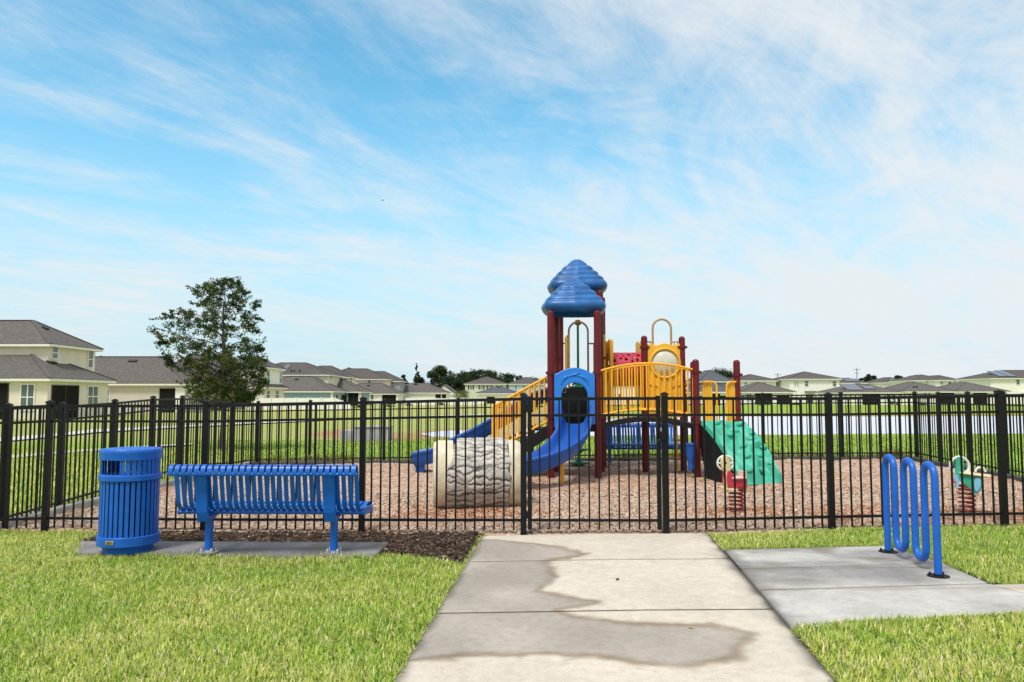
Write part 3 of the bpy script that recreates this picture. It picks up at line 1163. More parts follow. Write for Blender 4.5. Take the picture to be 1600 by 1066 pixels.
def make_bench():
    root = empty("park_bench", (0, 0, 0), "blue metal slat bench beside the blue trash can", "bench", "blue slatted benches")
    prof = [(.395, .335), (.428, .365), (.435, .41), (.405, .448), (.33, .45), (.18, .432), (.04, .425), (-.03, .435), (-.075, .47), (-.10, .53), (-.13, .66), (-.158, .78),
            (-.178, .835), (-.205, .868), (-.245, .878), (-.278, .858), (-.292, .815), (-.288, .785)]
    # smooth the profile
    pts = []
    n = len(prof)
    for i in range(n - 1):
        p0, p1, p2, p3 = [Vector((*prof[max(0, min(n - 1, k))], 0)) for k in (i - 1, i, i + 1, i + 2)]
        for t in (0, .33, .67):
            pts.append(.5 * ((2 * p1) + (p2 - p0) * t + (2 * p0 - 5 * p1 + 4 * p2 - p3) * t * t + (3 * p1 - p0 - 3 * p2 + p3) * t ** 3))
    pts.append(Vector((*prof[-1], 0)))
    m = MB()
    for k in range(NS):
        x = (k - (NS - 1) / 2) * BL / NS
        w, th = .043, .007
        path = [Vector((x, p.x, p.y)) for p in pts]
        ups = []
        for i in range(len(pts)):
            t = (pts[min(i + 1, len(pts) - 1)] - pts[max(i - 1, 0)]).normalized()
            ups.append(Vector((0, -t.y, t.x)) * -1)
        m.sweep([(-w / 2, -th / 2), (w / 2, -th / 2), (w / 2, th / 2), (-w / 2, th / 2)], path, [(1, 0, 0)] * len(path), ups)
    m.build("seat_slats", M['blue'], root, local=True, smooth=35)
    for nm, y, z, r in (("back_rail", -.275, .795, .017), ("seat_rail", .02, .395, .021), ("front_rail", .39, .36, .021)):
        m = MB()
        m.tube([(-BL / 2 - (0.0 if nm == "back_rail" else .02), y, z), (BL / 2 + (0 if nm == "back_rail" else .02), y, z)], r, 12)
        m.build(nm, M['blue'], root, local=True)
    for sx in (-1, 1):
        m = MB()
        xe = sx * (BL / 2 + .012)
        m.bar((xe, .40, .385), (xe, .0, .405), .012, .075)
        m.build("end_plate", M['blue'], root, local=True, bevel=.004)
        x = sx * .62
        m = MB()
        w = .112
        b = [(-.10, .325), (-.135, .42), (-.162, .60), (-.195, .80)]
        m.sweep([(-w / 2, -.02), (w / 2, -.02), (w / 2, .02), (-w / 2, .02)], [Vector((x, p[0], p[1])) for p in b], [(1, 0, 0)] * 4, [(0, 1, .2)] * 4)
        m.build("back_support", M['blue'], root, local=True, smooth=0, bevel=.005)
        m = MB()
        m.sweep([(-.045, -.02), (.045, -.02), (.045, .02), (-.045, .02)], [Vector((x, -.10, .345)), Vector((x, .05, .345)), Vector((x, .20, .385)), Vector((x, .39, .395))], [(1, 0, 0)] * 4, [(0, 0, 1)] * 4)
        m.build("seat_arm", M['blue'], root, local=True, smooth=0, bevel=.004)
        m = MB()
        xl = x + .005
        m.tube([(xl, .02, .0), (xl, .02, .35)], .038, 18)
        leg = m.build("leg", M['blue'], root, local=True)
        m = MB()
        m.lathe([(.095, .0), (.095, .010), (.090, .012), (.045, .014), (.045, .03)], (xl, .02, 0), 20)
        for k in range(4):
            a = PI / 4 + k * PI / 2
            m.lathe([(.014, 0), (.014, .03), (.008, .04)], (xl + .07 * math.cos(a), .02 + .07 * math.sin(a), .010), 8)
        m.build("base_flange", M['steel'], leg, local=True)
    return root


bench = make_bench()
pb = P(420, 866, 7.62)
bench.location = (-2.375, 7.66, gz(-2.4) + .045)
bench.rotation_euler = (0, 0, math.radians(-1.2))
b2 = copy_tree(bench)
b2["label"] = "blue slat bench at the far side, seen under the arched bridge"
pb = P(990, 720, 17.0)
b2.location = (pb.x + .1, 17.0, gz(pb.x) + .04)
b2.rotation_euler = (0, 0, PI - math.radians(1.5))

# ================================================================== TRASH CAN
tc = empty("trash_can", (*P(200, 860, 7.92)[:2], 0), "round blue slatted trash can with flat lid at the end of the bench", "trash can")
tx, ty = tc.location.x, tc.location.y
tz = gz(tx) + .045
tc.location.z = tz
R = .284
c0 = (tx, ty, tz)
m = MB()
m.lathe([(.236, 0), (.236, .05), (.240, .055), (.240, .085), (.20, .09)], c0, 40)
m.build("pedestal", M['blue'], tc)
m = MB()
m.lathe([(R - .02, .075), (R + .003, .075), (R + .008, .08), (R + .008, .165), (R + .003, .170), (R - .012, .170)], c0, 48)
m.build("base_band", M['blue'], tc)
m = MB()
NB = 34
for k in range(NB):
    a = 2 * PI * (k + .5) / NB
    cc = (tx + (R - .012) * math.cos(a), ty + (R - .012) * math.sin(a), tz + .43)
    m.box(cc, (.007, .036, .58), a)
m.build("body_slats", M['blue'], tc, smooth=0, bevel=.002)
m = MB()
a0, a1 = math.radians(222), math.radians(278)
for k in range(NB):
    a = 2 * PI * (k + .5) / NB
    if a0 < a < a1:
        continue
    cc = (tx + (R - .012) * math.cos(a), ty + (R - .012) * math.sin(a), tz + .83)
    m.box(cc, (.007, .038, .26), a)
m.build("upper_slats", M['blue'], tc, smooth=0, bevel=.002)
m = MB()
m.lathe([(R - .02, .715), (R + .004, .715), (R + .010, .722), (R + .010, .768), (R + .003, .774), (R - .02, .774)], c0, 48)
m.build("middle_band", M['blue'], tc)
m = MB()
m.lathe([(R - .03, .925), (R + .006, .925), (R + .008, .985), (R + .009, .990), (R + .011, 1.012), (R + .002, 1.026), (.20, 1.034), (.0005, 1.038)], c0, 48)
m.build("lid", M['blue'], tc)
m = MB()
m.lathe([(.222, .10), (.23, .74), (.24, .755), (.228, .755), (.215, .13), (.01, .12)], c0, 36)
m.build("liner", M['dark_in'], tc)
m = MB()
for a in (a0 + .03, a1 - .02):
    m.box((tx + (R - .01) * math.cos(a), ty + (R - .01) * math.sin(a), tz + .85), (.012, .014, .16), a)
am = []
for k in range(9):
    a = a0 + (a1 - a0) * k / 8
    am.append((tx + (R - .008) * math.cos(a), ty + (R - .008) * math.sin(a), tz + .775))
m.tube(am, .008, 8)
m.build("opening_frame", M['blue'], tc)
m = MB()
a = math.radians(262)
m.box((tx + (R + .012) * math.cos(a), ty + (R + .012) * math.sin(a), tz + .125), (.006, .085, .04), a)
pl = m.build("maker_plate", M['gold'], tc, bevel=.003)
m = MB()
for k in range(3):
    m.box((tx + (R + .0165) * math.cos(a), ty + (R + .0165) * math.sin(a), tz + .125 + .010 - .009 * k), (.002, .06 - .012 * (k == 1), .0035), a)
m.build("embossed_lines", M['blackmat'], pl, smooth=0)

# ================================================================== BIKE RACK
ra, rb = G(1388, 867.5), G(1466.5, 906.5)
rk = empty("bike_rack", (ra + rb) / 2 + Vector((0, 0, .03)), "blue three loop wave bike rack on the grey concrete pad", "bike rack")
dv = (rb - ra)
sp = 1 / 5
zt, zb = .905, .115
rad_ = dv.length / 10
pts = []


def rp(t, z):
    p = ra + dv * t
    return Vector((p.x, p.y, gz(p.x) + .03 + z))


pts += [rp(0, 0), rp(0, .3), rp(0, .6)]
for k in range(5):
    top = k % 2 == 0
    z0 = zt - rad_ if top else zb + rad_ - .03
    for i in range(0, 13):
        a = PI * i / 12
        t = k * sp + sp * (1 - math.cos(a)) / 2
        z = z0 + (1 if top else -1) * rad_ * math.sin(a)
        pts.append(rp(t, z))
    if k < 4:
        zz = (zt + zb) / 2
        pts.append(rp((k + 1) * sp, zz))
pts += [rp(1, .6), rp(1, .3), rp(1, 0)]
m = MB()
m.tube(pts, .0305, 18)
m.build("wave_tube", M['blue'], rk, smooth=60)
for t in (0, 1):
    m = MB()
    p = rp(t, 0)
    m.lathe([(.085, -.004), (.085, .008), (.036, .010), (.036, .02)], p, 24)
    f_ = m.build("foot_flange", M['blackmat'], rk)
    for k in range(3):
        a = k * 2 * PI / 3 + .5
        m = MB()
        m.lathe([(.012, 0), (.012, .012), (.006, .024)], (p.x + .062 * math.cos(a), p.y + .062 * math.sin(a), p.z + .008), 6)
        m.build("anchor_bolt", M['blackmat'], f_)

# small things lying on the concrete
m = MB()
p = G(965, 913)
m.lathe([(.004, 0), (.012, .003), (.013, .010), (.007, .016), (.001, .017)], (p.x, p.y, gz(p.x) + .0325), 9, lambda a: 1 + .25 * math.sin(2 * a + .4))
tag(m.build("pebble", M['pebble']), "tiny dark pebble lying on the middle path slab", "pebble")
m = MB()
p = G(1080, 990)
m.add([(p.x - .02, p.y, .034), (p.x - .005, p.y - .012, .040), (p.x + .02, p.y - .002, .036), (p.x + .004, p.y + .012, .048),
       (p.x - .005, p.y - .010, .046), (p.x + .004, p.y + .012, .053)], [(0, 1, 3), (1, 2, 3), (0, 3, 4), (2, 5, 3), (4, 3, 5)])
tag(m.build("fallen_leaf", M['leaf_litter'], smooth=0), "small curled tan leaf on the damp path slab", "leaf")

# ================================================================== CONCRETE LOG TUNNEL
lg = empty("crawl_log", (*P(745, 797, 10.9)[:2], 0), "hollow concrete crawl log with grey bark middle and cream ends", "crawl log")
lx, ly = lg.location.x, lg.location.y
lz = gz(lx) + .02
lg.location.z = lz
LR, LL = .475, 1.23
yaw = math.radians(6)
ux = Vector((math.cos(yaw), math.sin(yaw), 0))
uy = Vector((-math.sin(yaw), math.cos(yaw), 0))


def logpt(s, a, r):
    """s along the axis, a around (0 = away, pi/2 = up)"""
    p = Vector((lx, ly, lz + LR - .035)) + ux * s + uy * (math.cos(a) * r) + Vector((0, 0, math.sin(a) * r * .985))
    return p


def log_end(s0, s1, outer_end):
    n = 56
    m = MB()
    rings = []
    e = 1 if s1 > s0 else -1
    prof = [(s0, LR - .03), (s0, LR + .005), (s1 - e * .07, LR), (s1 - e * .02, LR - .02), (s1, LR - .06), (s1, LR - .13), (s0, LR - .12)]
    vs, fs = [], []
    for i, (s, r) in enumerate(prof):
        for k in range(n):
            a = 2 * PI * k / n
            wob = 1 + .012 * math.sin(3 * a + i) + .008 * math.sin(7 * a + 2 * i)
            vs.append(logpt(s, a, r * wob))
    for i in range(len(prof) - 1):
        for k in range(n):
            k2 = (k + 1) % n
            q = (i * n + k, i * n + k2, (i + 1) * n + k2, (i + 1) * n + k)
            fs.append(q if e < 0 else q[::-1])
    m.add(vs, fs)
    return m.build("log_end", M['logend'], lg, smooth=60)


log_end(-.34, -LL / 2, -1)
log_end(.42, LL / 2, 1)
NA, NSx = 240, 130
aa = np.linspace(0, 2 * PI, NA, endpoint=False)
uu = np.linspace(0, 1, NSx)
A, U = np.meshgrid(aa, uu)
sl = -.44 + .15 * np.clip(np.sin(A), -.2, 1) + .05 * (vnoise(np.cos(A) * 4 + 9, np.sin(A) * 4 + 9, 3) - .5)
sr = .425 + .05 * (vnoise(np.cos(A) * 5 + 19, np.sin(A) * 5 + 9, 4) - .5)
Sx = sl + (sr - sl) * U
# wrapped ridged noise: bark furrows running along the axis
def wr(fs, fa, seed):
    w = Sx * fs + 30 + .9 * (vnoise(Sx * 5 + 40, A * 3 + 40, seed + 9) - .5)
    f = (A / (2 * PI) * fa)
    a1 = vnoise(w, f, seed)
    a2 = vnoise(w, f - fa, seed)
    t = A / (2 * PI)
    return a1 * (1 - t) + a2 * t
NL = 40
ph = A / (2 * PI) * NL
fur = np.zeros(A.shape)
for dk in (-2, -1, 0, 1, 2):                        # every furrow wanders on its own
    kk = np.round(ph) + dk
    km = np.mod(kk, NL)
    line = kk + 1.15 * (vnoise(Sx * 5.5 + 20, km * 7.0, 1) - .5) + .55 * (vnoise(Sx * 15 + 20, km * 5.0, 2) - .5) + .3 * (vnoise(Sx * 38 + 20, km * 3.0, 3) - .5)
    wd = .05 + .27 * vnoise(Sx * 6 + 20, km * 9.0, 4) ** 1.4
    fur = np.maximum(fur, np.clip(1.25 - np.abs(ph - line) / wd, 0, 1))
br = np.clip((wr(6, 30, 12) - .74) * 5, 0, 1)
fur = np.clip(fur * (.5 + .6 * wr(8, 26, 4)) + br * .35, 0, 1)
hgt = -.020 * fur + .012 * (wr(5, 20, 5) - .5) + .010 * (wr(22, 90, 6) - .5)
edge = np.clip(np.minimum(U, 1 - U) / .03, 0, 1)
RR = (LR + .035) + hgt
RR = (LR - .03) + (RR - (LR - .03)) * np.sqrt(edge)
tone = np.clip(1 - fur * .95, .16, 1) * (.78 + .42 * wr(9, 40, 8))
base = np.stack([.56 * tone, .53 * tone, .485 * tone], -1)
redp = np.clip((wr(4, 14, 11) - .74) * 6, 0, .55)[..., None]
base = base * (1 - redp) + np.array([.45, .24, .2]) * tone[..., None] * redp
V = np.zeros(A.shape + (3,))
cosA, sinA = np.cos(A) * RR, np.sin(A) * RR * .985
V[..., 0] = lx * 0 + ux.x * Sx + uy.x * cosA
V[..., 1] = ux.y * Sx + uy.y * cosA
V[..., 2] = LR - .035 + sinA
i = (np.arange(NSx - 1)[:, None] * NA + np.arange(NA)[None])
j = (np.arange(NSx - 1)[:, None] * NA + (np.arange(NA)[None] + 1) % NA)
quads = np.stack([i, j, j + NA, i + NA], -1).reshape(-1, 4)
o = fast_mesh("bark_shell", V.reshape(-1, 3), quads, None, base.reshape(-1, 3), M['logbark'])
o.data.shade_smooth()
o.parent = lg

# ================================================================== SPRING RIDERS


def spring(root, x, y, z0, z1, r=.075):
    m = MB()
    turns = 6
    n = turns * 20
    m.tube([(x + r * math.cos(2 * PI * turns * i / n), y + r * math.sin(2 * PI * turns * i / n), z0 + (z1 - z0) * i / n) for i in range(n + 1)], .0125, 8)
    m.build("coil_spring", M['spring'], root)
    m = MB()
    m.lathe([(.11, -.02), (.11, .012), (.05, .018)], (x, y, z0 - .012), 20)
    m.build("ground_plate", M['spring'], root)
    m = MB()
    m.box((x, y, z1 + .01), (.17, .15, .03))
    m.build("top_plate", M['spring'], root, bevel=.006)


def outline(ctrl, n=48, closed=True):
    out = []
    k = len(ctrl)
    per = n // k
    for i in range(k):
        p0, p1, p2, p3 = [Vector((*ctrl[(i + q) % k], 0)) for q in (-1, 0, 1, 2)]
        for t in [q / per for q in range(per)]:
            v = .5 * ((2 * p1) + (p2 - p0) * t + (2 * p0 - 5 * p1 + 4 * p2 - p3) * t * t + (3 * p1 - p0 - 3 * p2 + p3) * t ** 3)
            out.append((v.x, v.y))
    return out


p = G(1151, 802)
hr = empty("spring_rider", (p.x, p.y, gz(p.x) + .03), "red and cream horse shaped spring rider with white ring handle", "spring rider")
x0, y0, z0 = hr.location
s = F / p.y


def q1(px, py):
    """horse panel outline from the photo, in metres about the spring foot"""
    return ((px - 1151) / s, (802 - py) / s)


spring(hr, x0, y0, z0 + .01, z0 + .30, .088)
yw = math.radians(14)
hx, hy = Vector((math.cos(yw), math.sin(yw), 0)), Vector((0, 0, 1))
hn = hx.cross(hy)
for sgn in (-1, 1):
    m = MB()
    body = outline([q1(*c) for c in ((1134, 740), (1142, 745), (1150, 752), (1160, 749), (1165, 752), (1163, 768), (1150, 769), (1137, 768), (1132, 757))])
    m.plate(body, None, Vector((x0, y0, z0)) + hn * (.062 * sgn - .0125), hx, hy, .025)
    m.build("side_panel", M['red_pl'], hr, smooth=30, bevel=.004)
m = MB()
neck = outline([q1(*c) for c in ((1126, 727), (1128, 719), (1134, 716), (1139, 722), (1141, 735), (1139, 748), (1136, 760), (1138, 769), (1134, 772), (1131, 766), (1131, 752), (1134, 740), (1128, 737))], 65)
m.plate(neck, None, Vector((x0, y0, z0)) - hn * .02, hx, hy, .04)
hd = m.build("head", M['cream_pl'], hr, smooth=30, bevel=.005)
m = MB()
e = q1(1132.5, 728)
for sgn in (-1, 1):
    c = Vector((x0, y0, z0)) + hx * e[0] + hy * e[1] + hn * (.021 * sgn)
    m.tube([c - hn * .004, c + hn * .004], .013, 10)
m.build("eye", M['blackmat'], hd)
m = MB()
tail = outline([q1(*c) for c in ((1160, 752), (1165, 751), (1168, 760), (1170, 772), (1166, 775), (1163, 766))])
m.plate(tail, None, Vector((x0, y0, z0)) - hn * .02, hx, hy, .04)
m.build("tail", M['cream_pl'], hr, smooth=30, bevel=.005)
m = MB()
st = q1(1151, 751)
m.box(Vector((x0, y0, z0)) + hx * st[0] + hy * st[1], (.20, .21, .025), yw)
m.box(Vector((x0, y0, z0)) + hx * (st[0] + .09) + hy * (st[1] + .045), (.03, .18, .085), yw)
m.build("seat", M['pinkwhite'], hr, bevel=.008)
m = MB()
hc = q1(1136, 729)
c = Vector((x0, y0, z0)) + hx * hc[0] + hy * hc[1] - hn * .035
vx = Vector((1, 0, 0))
m.tube([c + vx * (.105 * math.cos(t)) + hy * (.095 * math.sin(t)) for t in [2 * PI * k / 32 for k in range(32)]], .0135, 8, closed=True)
m.tube([c - vx * .10, c + vx * .10], .012, 8)
m.build("ring_handle", M['white_pl'], hr)
m = MB()
f0 = q1(1139, 768)
c = Vector((x0, y0, z0)) + hx * f0[0] + hy * f0[1]
m.box(c, (.09, .30, .025), yw)
m.build("foot_rest", M['cream_pl'], hr, bevel=.008)

p = G(1512, 806)
tr = empty("spring_rider", (p.x, p.y, gz(p.x) + .03), "teal spring rider with large white ring handle near the corner of the yard", "spring rider")
x0, y0, z0 = tr.location
s = F / p.y


def q2(px, py):
    return ((px - 1512) / s, (806 - py) / s)


spring(tr, x0, y0, z0 + .01, z0 + .33, .088)
yw = math.radians(-28)
hx = Vector((math.cos(yw), math.sin(yw), 0))
hn = hx.cross(hy)
kx = 1 / math.cos(yw)
O = Vector((x0, y0, z0))
m = MB()
b = outline([(q2(*c)[0] * kx, q2(*c)[1]) for c in ((1501, 722), (1505, 719), (1509, 722), (1510, 742), (1520, 746), (1530, 746), (1531, 758), (1526, 772), (1520, 774), (1514, 766), (1505, 757), (1499, 750), (1500, 738))], 65)
m.plate(b, None, O + hn * .06, hx, hy, .03)
m.build("side_panel", M['teal'], tr, smooth=30, bevel=.004)
m = MB()
m.plate(b, None, O - hn * .09, hx, hy, .03)
m.build("side_panel", M['teal'], tr, smooth=30, bevel=.004)
m = MB()
b = outline([(q2(*c)[0] * kx, q2(*c)[1]) for c in ((1522, 752), (1528, 750), (1528, 762), (1524, 771), (1521, 766))])
m.plate(b, None, O - hn * -.062 + hn * .03, hx, hy, .012)
m.build("wing_panel", M['skyblue_pl'], tr, smooth=30)
m = MB()
b = outline([(q2(*c)[0] * kx, q2(*c)[1]) for c in ((1498, 748), (1502, 748), (1503, 762), (1499, 766))])
m.plate(b, None, O + hn * .092, hx, hy, .012)
m.build("front_fin", M['skyblue_pl'], tr, smooth=30)
m = MB()
c0_ = q2(1522, 746)
m.bar(O + hx * (q2(1504, 743.5)[0] * kx) + hy * q2(0, 743.5)[1], O + hx * (q2(1543, 748)[0] * kx) + hy * q2(0, 748)[1], .25, .022)
m.build("seat", M['cream_pl'], tr, bevel=.008)
m = MB()
hc = q2(1505, 734)
c = O + hx * (hc[0] * kx) + hy * hc[1]
vx = Vector((1, 0, 0))
m.tube([c + vx * (.118 * math.cos(t)) + hy * (.112 * math.sin(t)) for t in [2 * PI * k / 32 for k in range(32)]], .017, 8, closed=True)
m.tube([c + vx * .117 + hy * 0, c + vx * .117 - hy * .12], .015, 8)
m.build("ring_handle", M['white_pl'], tr)
m = MB()
hc = q2(1529, 741)
c = O + hx * (hc[0] * kx) + hy * hc[1] + hn * .02
m.tube([c + vx * (.062 * math.cos(t)) + hy * (.05 * math.sin(t)) for t in [PI * k / 14 - .1 for k in range(16)]], .014, 8)
m.build("back_handle", M['white_pl'], tr)
m = MB()
e = q2(1497.5, 757)
m.tube([O + hx * (e[0] * kx) - hn * .16 + hy * e[1], O + hx * (e[0] * kx) + hn * .16 + hy * e[1]], .016, 10)
m.build("foot_peg", M['red_pl'], tr)

# ================================================================== PLAY STRUCTURE (one bolted-together thing)
ps = empty("play_structure", (2.4, 14.8, 0.05), "large play structure with blue hut roofs, yellow rails, slides and green climbing wall", "play structure")
GZ = .06      # mulch level under it
DF = 14.2     # front row of posts


def Zp(py, D):
    return H + (619 - py) * D / F


def Xp(px, D):
    return (px - 800) * D / F


def post(px, D, top, r=.063, base=None):
    x = Xp(px, D)
    m = MB()
    zt = top
    pr = [(r, -.1), (r, zt - .05)]
    for k in range(1, 6):
        a = k * PI / 10
        pr.append((r * math.cos(a) + .0005, zt - .05 + r * .9 * math.sin(a)))
    m.lathe(pr, (x, D, 0), 20)
    o = m.build("post", M['maroon'], ps)
    return o, x


def collars(o, x, D, zs, r=.063):
    for z in zs:
        m = MB()
        m.lathe([(r + .001, z - .03), (r + .014, z - .03), (r + .016, z), (r + .014, z + .03), (r + .001, z + .03)], (x, D, 0), 18)
        for a in (0, PI):
            m.box((x + (r + .02) * math.cos(a + .5), D - (r + .02) * abs(math.sin(a + .5)), z), (.045, .03, .045))
        m.build("collar", M['maroon'], o)


DB = 15.3
D3 = 16.4
pFL, xFL = post(860.5, DF, 3.12)
pFR, xFR = post(933.5, DF, 3.12)
pML, xML = post(869, DB, 3.65)
pMR, xMR = post(938.5, DB, 3.65)
pRL, xRL = post(876, D3, 3.65)
pRR, xRR = post(942, D3, 3.65)
for o, x, D in ((pFL, xFL, DF), (pFR, xFR, DF)):
    collars(o, x, D, (Zp(583, D), Zp(651, D)))
for o, x, D in ((pML, xML, DB), (pMR, xMR, DB)):
    collars(o, x, D, (Zp(560, D), Zp(616, D)))
# back tower and low tower posts
DT = 15.2
pT1, xT1 = post(1007, DT, Zp(525, DT))
pT2, xT2 = post(1066, DT, Zp(526, DT))
pT3, xT3 = post(1006, 16.3, Zp(530, 16.3))
collars(pT1, xT1, DT, (Zp(543, DT),))
collars(pT2, xT2, DT, (Zp(543, DT),))
pL1, xL1 = post(1087, DF, Zp(562, DF))
pL2, xL2 = post(1151, 14.35, Zp(563, 14.35))
pL3, xL3 = post(1083.5, 15.1, Zp(565, 15.1))
collars(pL1, xL1, DF, (Zp(582, DF), Zp(660, DF)))
collars(pL2, xL2, 14.35, (Zp(586, 14.35), Zp(657, 14.35)))
for px, D in ((880, 14.25),):
    pass

# ---- roofs: five puffed tiers on a rounded square plan


def roof(cx, cy, zb, w, h):
    sh = lambda a: (abs(math.cos(a)) ** 4.2 + abs(math.sin(a)) ** 4.2) ** (-1 / 4.2) * (1 + .030 * abs(math.cos(4 * a)) ** 5 - .01)
    R = w / 2
    k_ = h / .72
    pr = [(R * .72, .10), (R * .76, .01), (R * .81, -.004), (R * .90, .026), (R * .97, .075), (R * 1.0, .125), (R * .985, .172), (R * .94, .212), (R * .89, .23)]
    levels = [(.885, .23), (.715, .345), (.535, .462), (.345, .578)]
    for (r0, z0), (r1, z1) in zip(levels, levels[1:]):
        for k in range(0, 8):
            t = (k + .5) / 8
            bl = math.sin(PI * t ** .8)
            pr.append((R * (r0 + (r1 - r0) * t + .042 * bl), (z0 + (z1 - z0) * t + .014 * bl) * k_))
        pr.append((R * (r1 + .004), (z1 - .003) * k_))
    for t in (.08, .25, .5, .75, .9):
        pr.append((R * (.345 + (.125 - .345) * t + .018 * math.sin(PI * t)), (.588 + .118 * t) * k_))
    pr += [(R * .10, .712 * k_), (R * .05, .718 * k_)]
    pr.append((.002, h))
    m = MB()
    m.lathe(pr, (cx, cy, zb), 72, sh)
    o = m.build("roof", M['blue_roof'], ps, smooth=75)
    return o


roof(Xp(896.5, 14.75), 14.75, Zp(490, 14.55), 1.22, .72)
roof(Xp(902.5, 15.85), 15.85, Zp(456.5, 15.65), 1.22, .72)

# ---- decks
def deck(c4, z, th=.05):
    m = MB()
    vs = [(x, y, z) for x, y in c4] + [(x, y, z - th) for x, y in c4]
    m.add(vs, [(0, 1, 2, 3), (7, 6, 5, 4)] + [(k, k + 4, (k + 1) % 4 + 4, (k + 1) % 4) for k in range(4)])
    for k in range(4):
        a, b = Vector((*c4[k], z - .08)), Vector((*c4[(k + 1) % 4], z - .08))
        m.bar(a, b, .03, .13)
    return m.build("deck", M['blackmat'], ps, smooth=0)


ZD1, ZD2 = 1.02, 1.50
deck([(xFL, DF), (xFR, DF), (xMR, DB), (xML, DB)], ZD1)
deck([(xML, DB + .02), (xMR, DB + .02), (xRR, D3), (xRL, D3)], ZD2)
deck([(xT1, DT), (xT2, DT), (xT2 + .1, 16.3), (xT1 + .1, 16.3)], 1.5)
deck([(xL1 - .02, DF), (xL2, 14.33), (xL2 + .05, 15.2), (xL3, 15.1)], ZD1)
# black riser barrier between the two hut decks
m = MB()
m.box(((xML + xMR) / 2, DB - .03, 1.32), (xMR - xML - .16, .03, .56))
m.build("deck_riser", M['blackmat'], ps, smooth=0)
m = MB()
wv = [(xML + .14, 1.03), (xMR - .14, 1.03), (xMR - .14, 1.68), (xML + .14, 1.68)]
m.plate(wv, None, (0, 14.55, 0), (1, 0, 0), (0, 0, 1), .02)
m.build("slide_barrier", M['blackmat'], ps, smooth=0)

# ---- blue slide hood
cx = Xp(897, DF)
n = 48
hw = Xp(928.5, DF) - cx
zt0, zt1 = Zp(584, DF), Zp(575, DF)
z_b = Zp(668, DF)
out, inn = [], []
iw = (917.5 - 877) / 2 * DF / F
izt = Zp(598.5, DF)
for k in range(n):
    t = k / n
    # go round: bottom-left -> up left -> over -> down right
    if t < .3:
        q = t / .3
        out.append((-hw, z_b + (zt0 - z_b) * q))
        inn.append((-iw, z_b + (izt - iw - z_b) * q))
    elif t < .7:
        q = (t - .3) / .4
        x = -hw + 2 * hw * q
        f = math.sin(PI * min(1, max(0, (q - .08) / .84)))
        out.append((x, zt0 + (zt1 - zt0) * f ** .8))
        a = PI * (1 - q)
        inn.append((iw * math.cos(a), izt - iw + iw * math.sin(a)))
    else:
        q = (t - .7) / .3
        out.append((hw, zt0 + (z_b - zt0) * q))
        inn.append((iw, izt - iw + (z_b - izt + iw) * q))
m = MB()
N = n
o_, ax, ay = Vector((cx, DF - .10, 0)), Vector((1, 0, 0)), Vector((0, 0, 1))
vs, fs = [], []
for dy in (0, .10):
    vs += [o_ + ax * q[0] + ay * q[1] + Vector((0, dy, 0)) for q in out]
    vs += [o_ + ax * q[0] + ay * q[1] + Vector((0, dy, 0)) for q in inn]
for k in range(N - 1):
    fs += [(k, k + 1, N + k + 1, N + k), (2 * N + k, 3 * N + k, 3 * N + k + 1, 2 * N + k + 1), (k, 2 * N + k, 2 * N + k + 1, k + 1), (N + k, N + k + 1, 3 * N + k + 1, 3 * N + k)]
for k in (0, N - 1):
    fs.append((k, N + k, 3 * N + k, 2 * N + k))
m.add(vs, fs)
hood = m.build("slide_hood", M['blue_light'], ps, smooth=35, bevel=.012)
# embossed relief on the hood
m = MB()
for sgn in (-1, 1):
    pts = [Vector((cx + sgn * (.10 + .16 * t), DF - .105, Zp(588 + 10 * t * t, DF))) for t in [k / 10 for k in range(11)]]
    m.tube(pts, [.006 + .016 * math.sin(PI * k / 10) for k in range(11)], 8)
pts = [Vector((cx + .10 * (t - .5) * 2, DF - .105, Zp(585.5 - 5 * (t - .5), DF))) for t in [k / 8 for k in range(9)]]
m.tube(pts, [.005 + .016 * math.sin(PI * k / 8) for k in range(9)], 8)
a_ = [Vector((cx + .30 * math.cos(t), DF - .102, izt - iw + .02 + .36 * math.sin(t))) for t in [PI * (.18 + .64 * k / 16) for k in range(17)]]
m.tube(a_, .013, 8)
m.build("hood_relief", M['blue_light'], hood, smooth=60)

# ---- slides: open trough swept along a path


def trough(name, path, headings, w, wall, th, mat, lip=.045, rise=0.0):
    prof = []
    hw = w / 2
    prof = [(-hw - lip, wall - .015), (-hw - lip, wall + .02), (-hw, wall + .03), (-hw + .03, wall - .02), (-hw + .045, .10), (-hw + .10, .02), (-.08, 0), (.08, 0), (hw - .10, .02), (hw - .045, .10),
            (hw - .03, wall - .02), (hw, wall + .03), (hw + lip, wall + .02), (hw + lip, wall - .015), (hw + .012, wall - .03), (hw - .0, .08), (hw - .07, -.035), (.0, -.05), (-hw + .07, -.035), (-hw, .08), (-hw - .012, wall - .03)]
    rights, ups = [], []
    n = len(path)
    for i in range(n):
        t = (path[min(i + 1, n - 1)] - path[max(i - 1, 0)]).normalized()
        r = Vector((t.y, -t.x, 0)).normalized()
        rights.append(r)
        ups.append(r.cross(t).normalized() * (1 + rise * max(0, 1 - i / n / .28)))
    m = MB()
    m.sweep(prof, path, rights, ups)
    return m.build(name, mat, ps, smooth=50)


def bez(p, n):
    out = []
    for i in range(n + 1):
        t = i / n
        out.append(sum((Vector(q) * (math.comb(3, k) * t ** k * (1 - t) ** (3 - k)) for k, q in enumerate(p)), Vector((0, 0, 0))))
    return out


